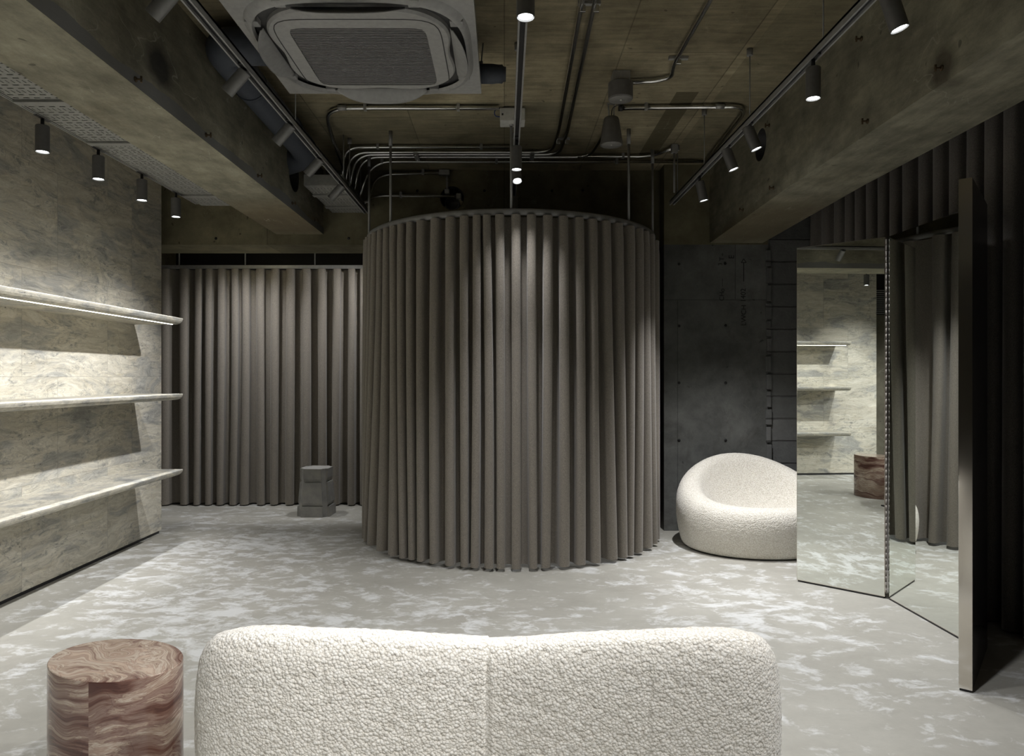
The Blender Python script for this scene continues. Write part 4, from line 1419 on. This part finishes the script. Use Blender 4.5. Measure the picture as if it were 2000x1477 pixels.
def seat(name, rx, ry, expo, hfun, seat_z, prof, nu, nv, mat, parent, back_dir, bump_amp, bump_size, waist=None, seams=(), front_bias=0.0, expo_front=None):
    """prof: list (t, radial fraction, height fraction of rim, blend to seat height)"""
    th = np.linspace(0, 2 * PI, nu, endpoint=False)
    c, s = np.cos(th), np.sin(th)
    ex = np.where(s * back_dir < 0, expo_front or expo, expo)
    rr = 1.0 / (np.abs(c) ** ex + np.abs(s) ** ex) ** (1 / ex)
    X = rx * rr * c; Y = ry * rr * s
    if waist is not None: X, Y = waist(X, Y)
    back = np.clip(0.5 + 0.5 * (Y / ry) * back_dir, 0, 1)       # 1 at the back
    h = hfun(X, back)
    q = np.linspace(0, prof[-1][0], nv)
    ts = [p[0] for p in prof]
    fr = cr(ts, [p[1] for p in prof], q)
    fh = cr(ts, [p[2] for p in prof], q)
    bl = np.clip(cr(ts, [p[3] for p in prof], q), 0, 1)
    V = np.zeros((nu, nv, 3))
    V[:, :, 0] = X[:, None] * fr[None, :]
    V[:, :, 1] = Y[:, None] * fr[None, :] - back_dir * front_bias * bl[None, :] * ry
    V[:, :, 2] = h[:, None] * fh[None, :] * (1 - bl[None, :]) + seat_z * bl[None, :]
    # stitched seams: shallow grooves
    for (sx, wdt, dep) in seams:
        g_ = np.exp(-((V[:, :, 0] - sx) / wdt) ** 2) * dep
        side = np.sign(V[:, :, 1]) * back_dir > 0
        V[:, :, 1] -= np.where(side, back_dir * g_ * np.clip((fr[None, :] - 0.80) / 0.15, 0, 1), 0)
    o = grid_mesh(name, V, mat, parent, close_u=True)
    if bump_amp > 0:
        tx = bpy.data.textures.new(name + '_loops', 'VORONOI')
        tx.noise_scale = bump_size
        tx.distance_metric = 'DISTANCE'
        dm_ = o.modifiers.new('loops', 'DISPLACE')
        dm_.texture = tx; dm_.strength = -bump_amp; dm_.mid_level = 0.5; dm_.texture_coords = 'LOCAL'
        t2_ = bpy.data.textures.new(name + '_loops_fine', 'CLOUDS')
        t2_.noise_scale = bump_size * 0.9; t2_.noise_depth = 2
        d2 = o.modifiers.new('fluff', 'DISPLACE')
        d2.texture = t2_; d2.strength = bump_amp * 0.2; d2.mid_level = 0.5; d2.texture_coords = 'LOCAL'
    return o


# armchair, opening towards the camera left
arm = tag(empty('boucle_armchair', (1.775, 5.015, 0)), 'round cream boucle armchair before the grey wall, left of mirror', 'armchair')
def h_arm(X, b):
    e = b ** 1.9
    return 0.335 + 0.285 * e
profA = [(0, 0.0, 0.02, 0), (0.8, 0.80, 0.015, 0), (1.0, 0.90, 0.03, 0), (1.35, 0.965, 0.22, 0), (1.8, 1.0, 0.55, 0), (2.2, 0.985, 0.80, 0), (2.5, 0.93, 0.93, 0),
         (2.8, 0.84, 0.992, 0), (3.1, 0.75, 0.99, 0.0), (3.4, 0.675, 0.93, 0.02), (3.65, 0.615, 0.83, 0.12), (4.1, 0.49, 0.66, 0.48), (4.5, 0.36, 0.55, 0.85), (4.9, 0.22, 0.5, 1.0), (5.5, 0.0, 0.5, 1.0)]
seat('armchair_shell', 0.545, 0.465, 2.05, h_arm, 0.20, profA, 420, 260, M['boucle_far'], arm, 1, 0.0025, 0.012, front_bias=0.10)
arm.rotation_euler = (0, 0, math.radians(3))
MB().lathe([(0, 0.0), (0.44, 0.0), (0.44, 0.014), (0, 0.014)], 48, sy=0.8).build('base_plinth', M['black'], arm)

# sofa seen from behind
SY = 1.88
sofa = tag(empty('boucle_sofa', (-0.037, SY, 0)), 'cream boucle sofa seen from behind at the bottom centre', 'sofa')
RXS, RYS = 0.682, 0.38
def w_sofa(X, Y):
    k = np.exp(-((X - 0.0) / 0.10) ** 2) * 0.012 + np.exp(-((X) / 0.30) ** 2) * 0.012
    Y = np.where(Y < 0, Y + k, Y - k)
    return X, Y
def h_sofa(X, b):
    e = b * b * (3 - 2 * b)
    dip = 0.025 * np.exp(-(np.abs(X - 0.0) / 0.24) ** 1.6) + 0.012 * np.clip((np.abs(X) - 0.52) / 0.14, 0, 1) ** 2
    hump = 0.004 * np.where(X < 0, 1.0, 0.0)
    return 0.325 + (0.316 - dip + hump) * e
profS = [(0, 0.0, 0.02, 0), (0.8, 0.88, 0.012, 0), (1.0, 0.955, 0.03, 0), (1.25, 0.985, 0.16, 0), (1.8, 1.0, 0.50, 0), (2.3, 0.998, 0.82, 0), (2.5, 0.985, 0.915, 0),
         (2.7, 0.950, 0.975, 0), (2.95, 0.89, 0.998, 0), (3.25, 0.79, 0.985, 0.0), (3.6, 0.66, 0.82, 0.10), (4.0, 0.58, 0.66, 0.5), (4.4, 0.50, 0.5, 0.92), (4.8, 0.36, 0.5, 1.0), (5.6, 0.0, 0.5, 1.0)]
seat('sofa_shell', RXS, RYS, 6.0, h_sofa, 0.30, profS, 980, 430, M['boucle'], sofa, -1, 0.0028, 0.020, waist=w_sofa,
     seams=((0.0, 0.005, 0.007), (-0.352, 0.0035, 0.0025), (0.345, 0.0035, 0.0025)), front_bias=0.08, expo_front=2.2)
MB().box(-0.55, 0.55, -0.33, 0.33, 0.0, 0.012, 0.004).build('base_plinth', M['black'], sofa)

# ------------------------------------------------------------------ folding mirror
Hm = 1.955
mir = tag(empty('folding_mirror', (2.0, 3.7, 0)), 'tall three panel folding floor mirror with polished steel edges', 'mirror')
org = Vector((2.0, 3.7, 0))

def mirror_panel(p, q, th, back_side):
    """p, q floor points of the glass face; body lies on the back side (unit normal)"""
    p = Vector((p[0], p[1], 0)) - org; q = Vector((q[0], q[1], 0)) - org
    d = (q - p).normalized()
    n = Vector((-d.y, d.x, 0))
    if n.dot(Vector((back_side[0], back_side[1], 0))) < 0: n = -n
    bm = bmesh.new()
    def pr(a, b, o0, o1, z0, z1, mb_):
        vs = [mb_.verts.new(x) for x in (a + n * o0, b + n * o0, b + n * o1, a + n * o1)]
        vt = [mb_.verts.new(v.co + Vector((0, 0, z1))) for v in vs]
        for v in vs: v.co.z += z0
        mb_.faces.new(vs[::-1]); mb_.faces.new(vt)
        for i in range(4): mb_.faces.new((vs[i], vs[(i + 1) % 4], vt[(i + 1) % 4], vt[i]))
    pr(p, q, 0.0012, th, 0.010, Hm, bm)
    bmesh.ops.recalc_face_normals(bm, faces=bm.faces)
    me = bpy.data.meshes.new('steel_case'); bm.to_mesh(me); bm.free()
    case = link_mesh('steel_case', me, [M['steel'], M['steel_dark']], mir)
    for f in me.polygons:
        if Vector(f.normal).dot(n) > 0.9: f.material_index = 1
    bm = bmesh.new(); e = d * 0.0025
    pr(p + e, q - e, 0.0, 0.0012, 0.014, Hm - 0.003, bm)
    bmesh.ops.recalc_face_normals(bm, faces=bm.faces)
    me = bpy.data.meshes.new('mirror_glass'); bm.to_mesh(me); bm.free()
    link_mesh('mirror_glass', me, M['mirror'], case)
    bm = bmesh.new()
    pr(p + d * 0.006, q - d * 0.006, 0.003, th - 0.006, 0.0, 0.010, bm)
    bmesh.ops.recalc_face_normals(bm, faces=bm.faces)
    me = bpy.data.meshes.new('base_strip'); bm.to_mesh(me); bm.free()
    link_mesh('base_strip', me, M['black'], case)
    return case


PA0 = (1.713, 4.14); PH = (2.056, 3.818)
mirror_panel(PA0, PH, 0.045, (0.7, 0.7))
PB1 = (2.076, 3.14)
mirror_panel((PH[0] + 0.012, PH[1] - 0.012), PB1, 0.045, (1, 0))
# near panel: glass faces away from the camera
mirror_panel((PB1[0] + 0.008, PB1[1] - 0.012), (1.737, 2.703), 0.045, (0.8, -0.55))
for (hx, hy) in ((PH[0] + 0.006, PH[1] - 0.005), (PB1[0] + 0.003, PB1[1] - 0.006)):
    m = MB()
    n_h = 60
    for k in range(n_h):
        z0 = 0.03 + (Hm - 0.04) * k / n_h
        m.tube([(hx - org.x, hy - org.y, z0), (hx - org.x, hy - org.y, z0 + (Hm - 0.04) / n_h - 0.003)], 0.0042 if k % 2 else 0.0039, 10)
    m.build('piano_hinge', M['hinge'], mir)

# ------------------------------------------------------------------ louvred vent seen in the mirror
lv_ = tag(empty('louvred_vent', (-3.29, 0.45, 2.19)), 'dark louvred vent on the far left wall, seen in the mirror', 'vent')
m = MB()
for k in range(12):
    z = -0.15 + 0.3 * k / 11
    m.box(0.0, 0.03, -0.75, 0.75, z - 0.006, z + 0.006)
m.build('slats', M['galv_dull'], lv_)
MB().box(-0.005, 0.004, -0.78, 0.78, -0.17, 0.6).build('vent_back', M['black'], lv_)
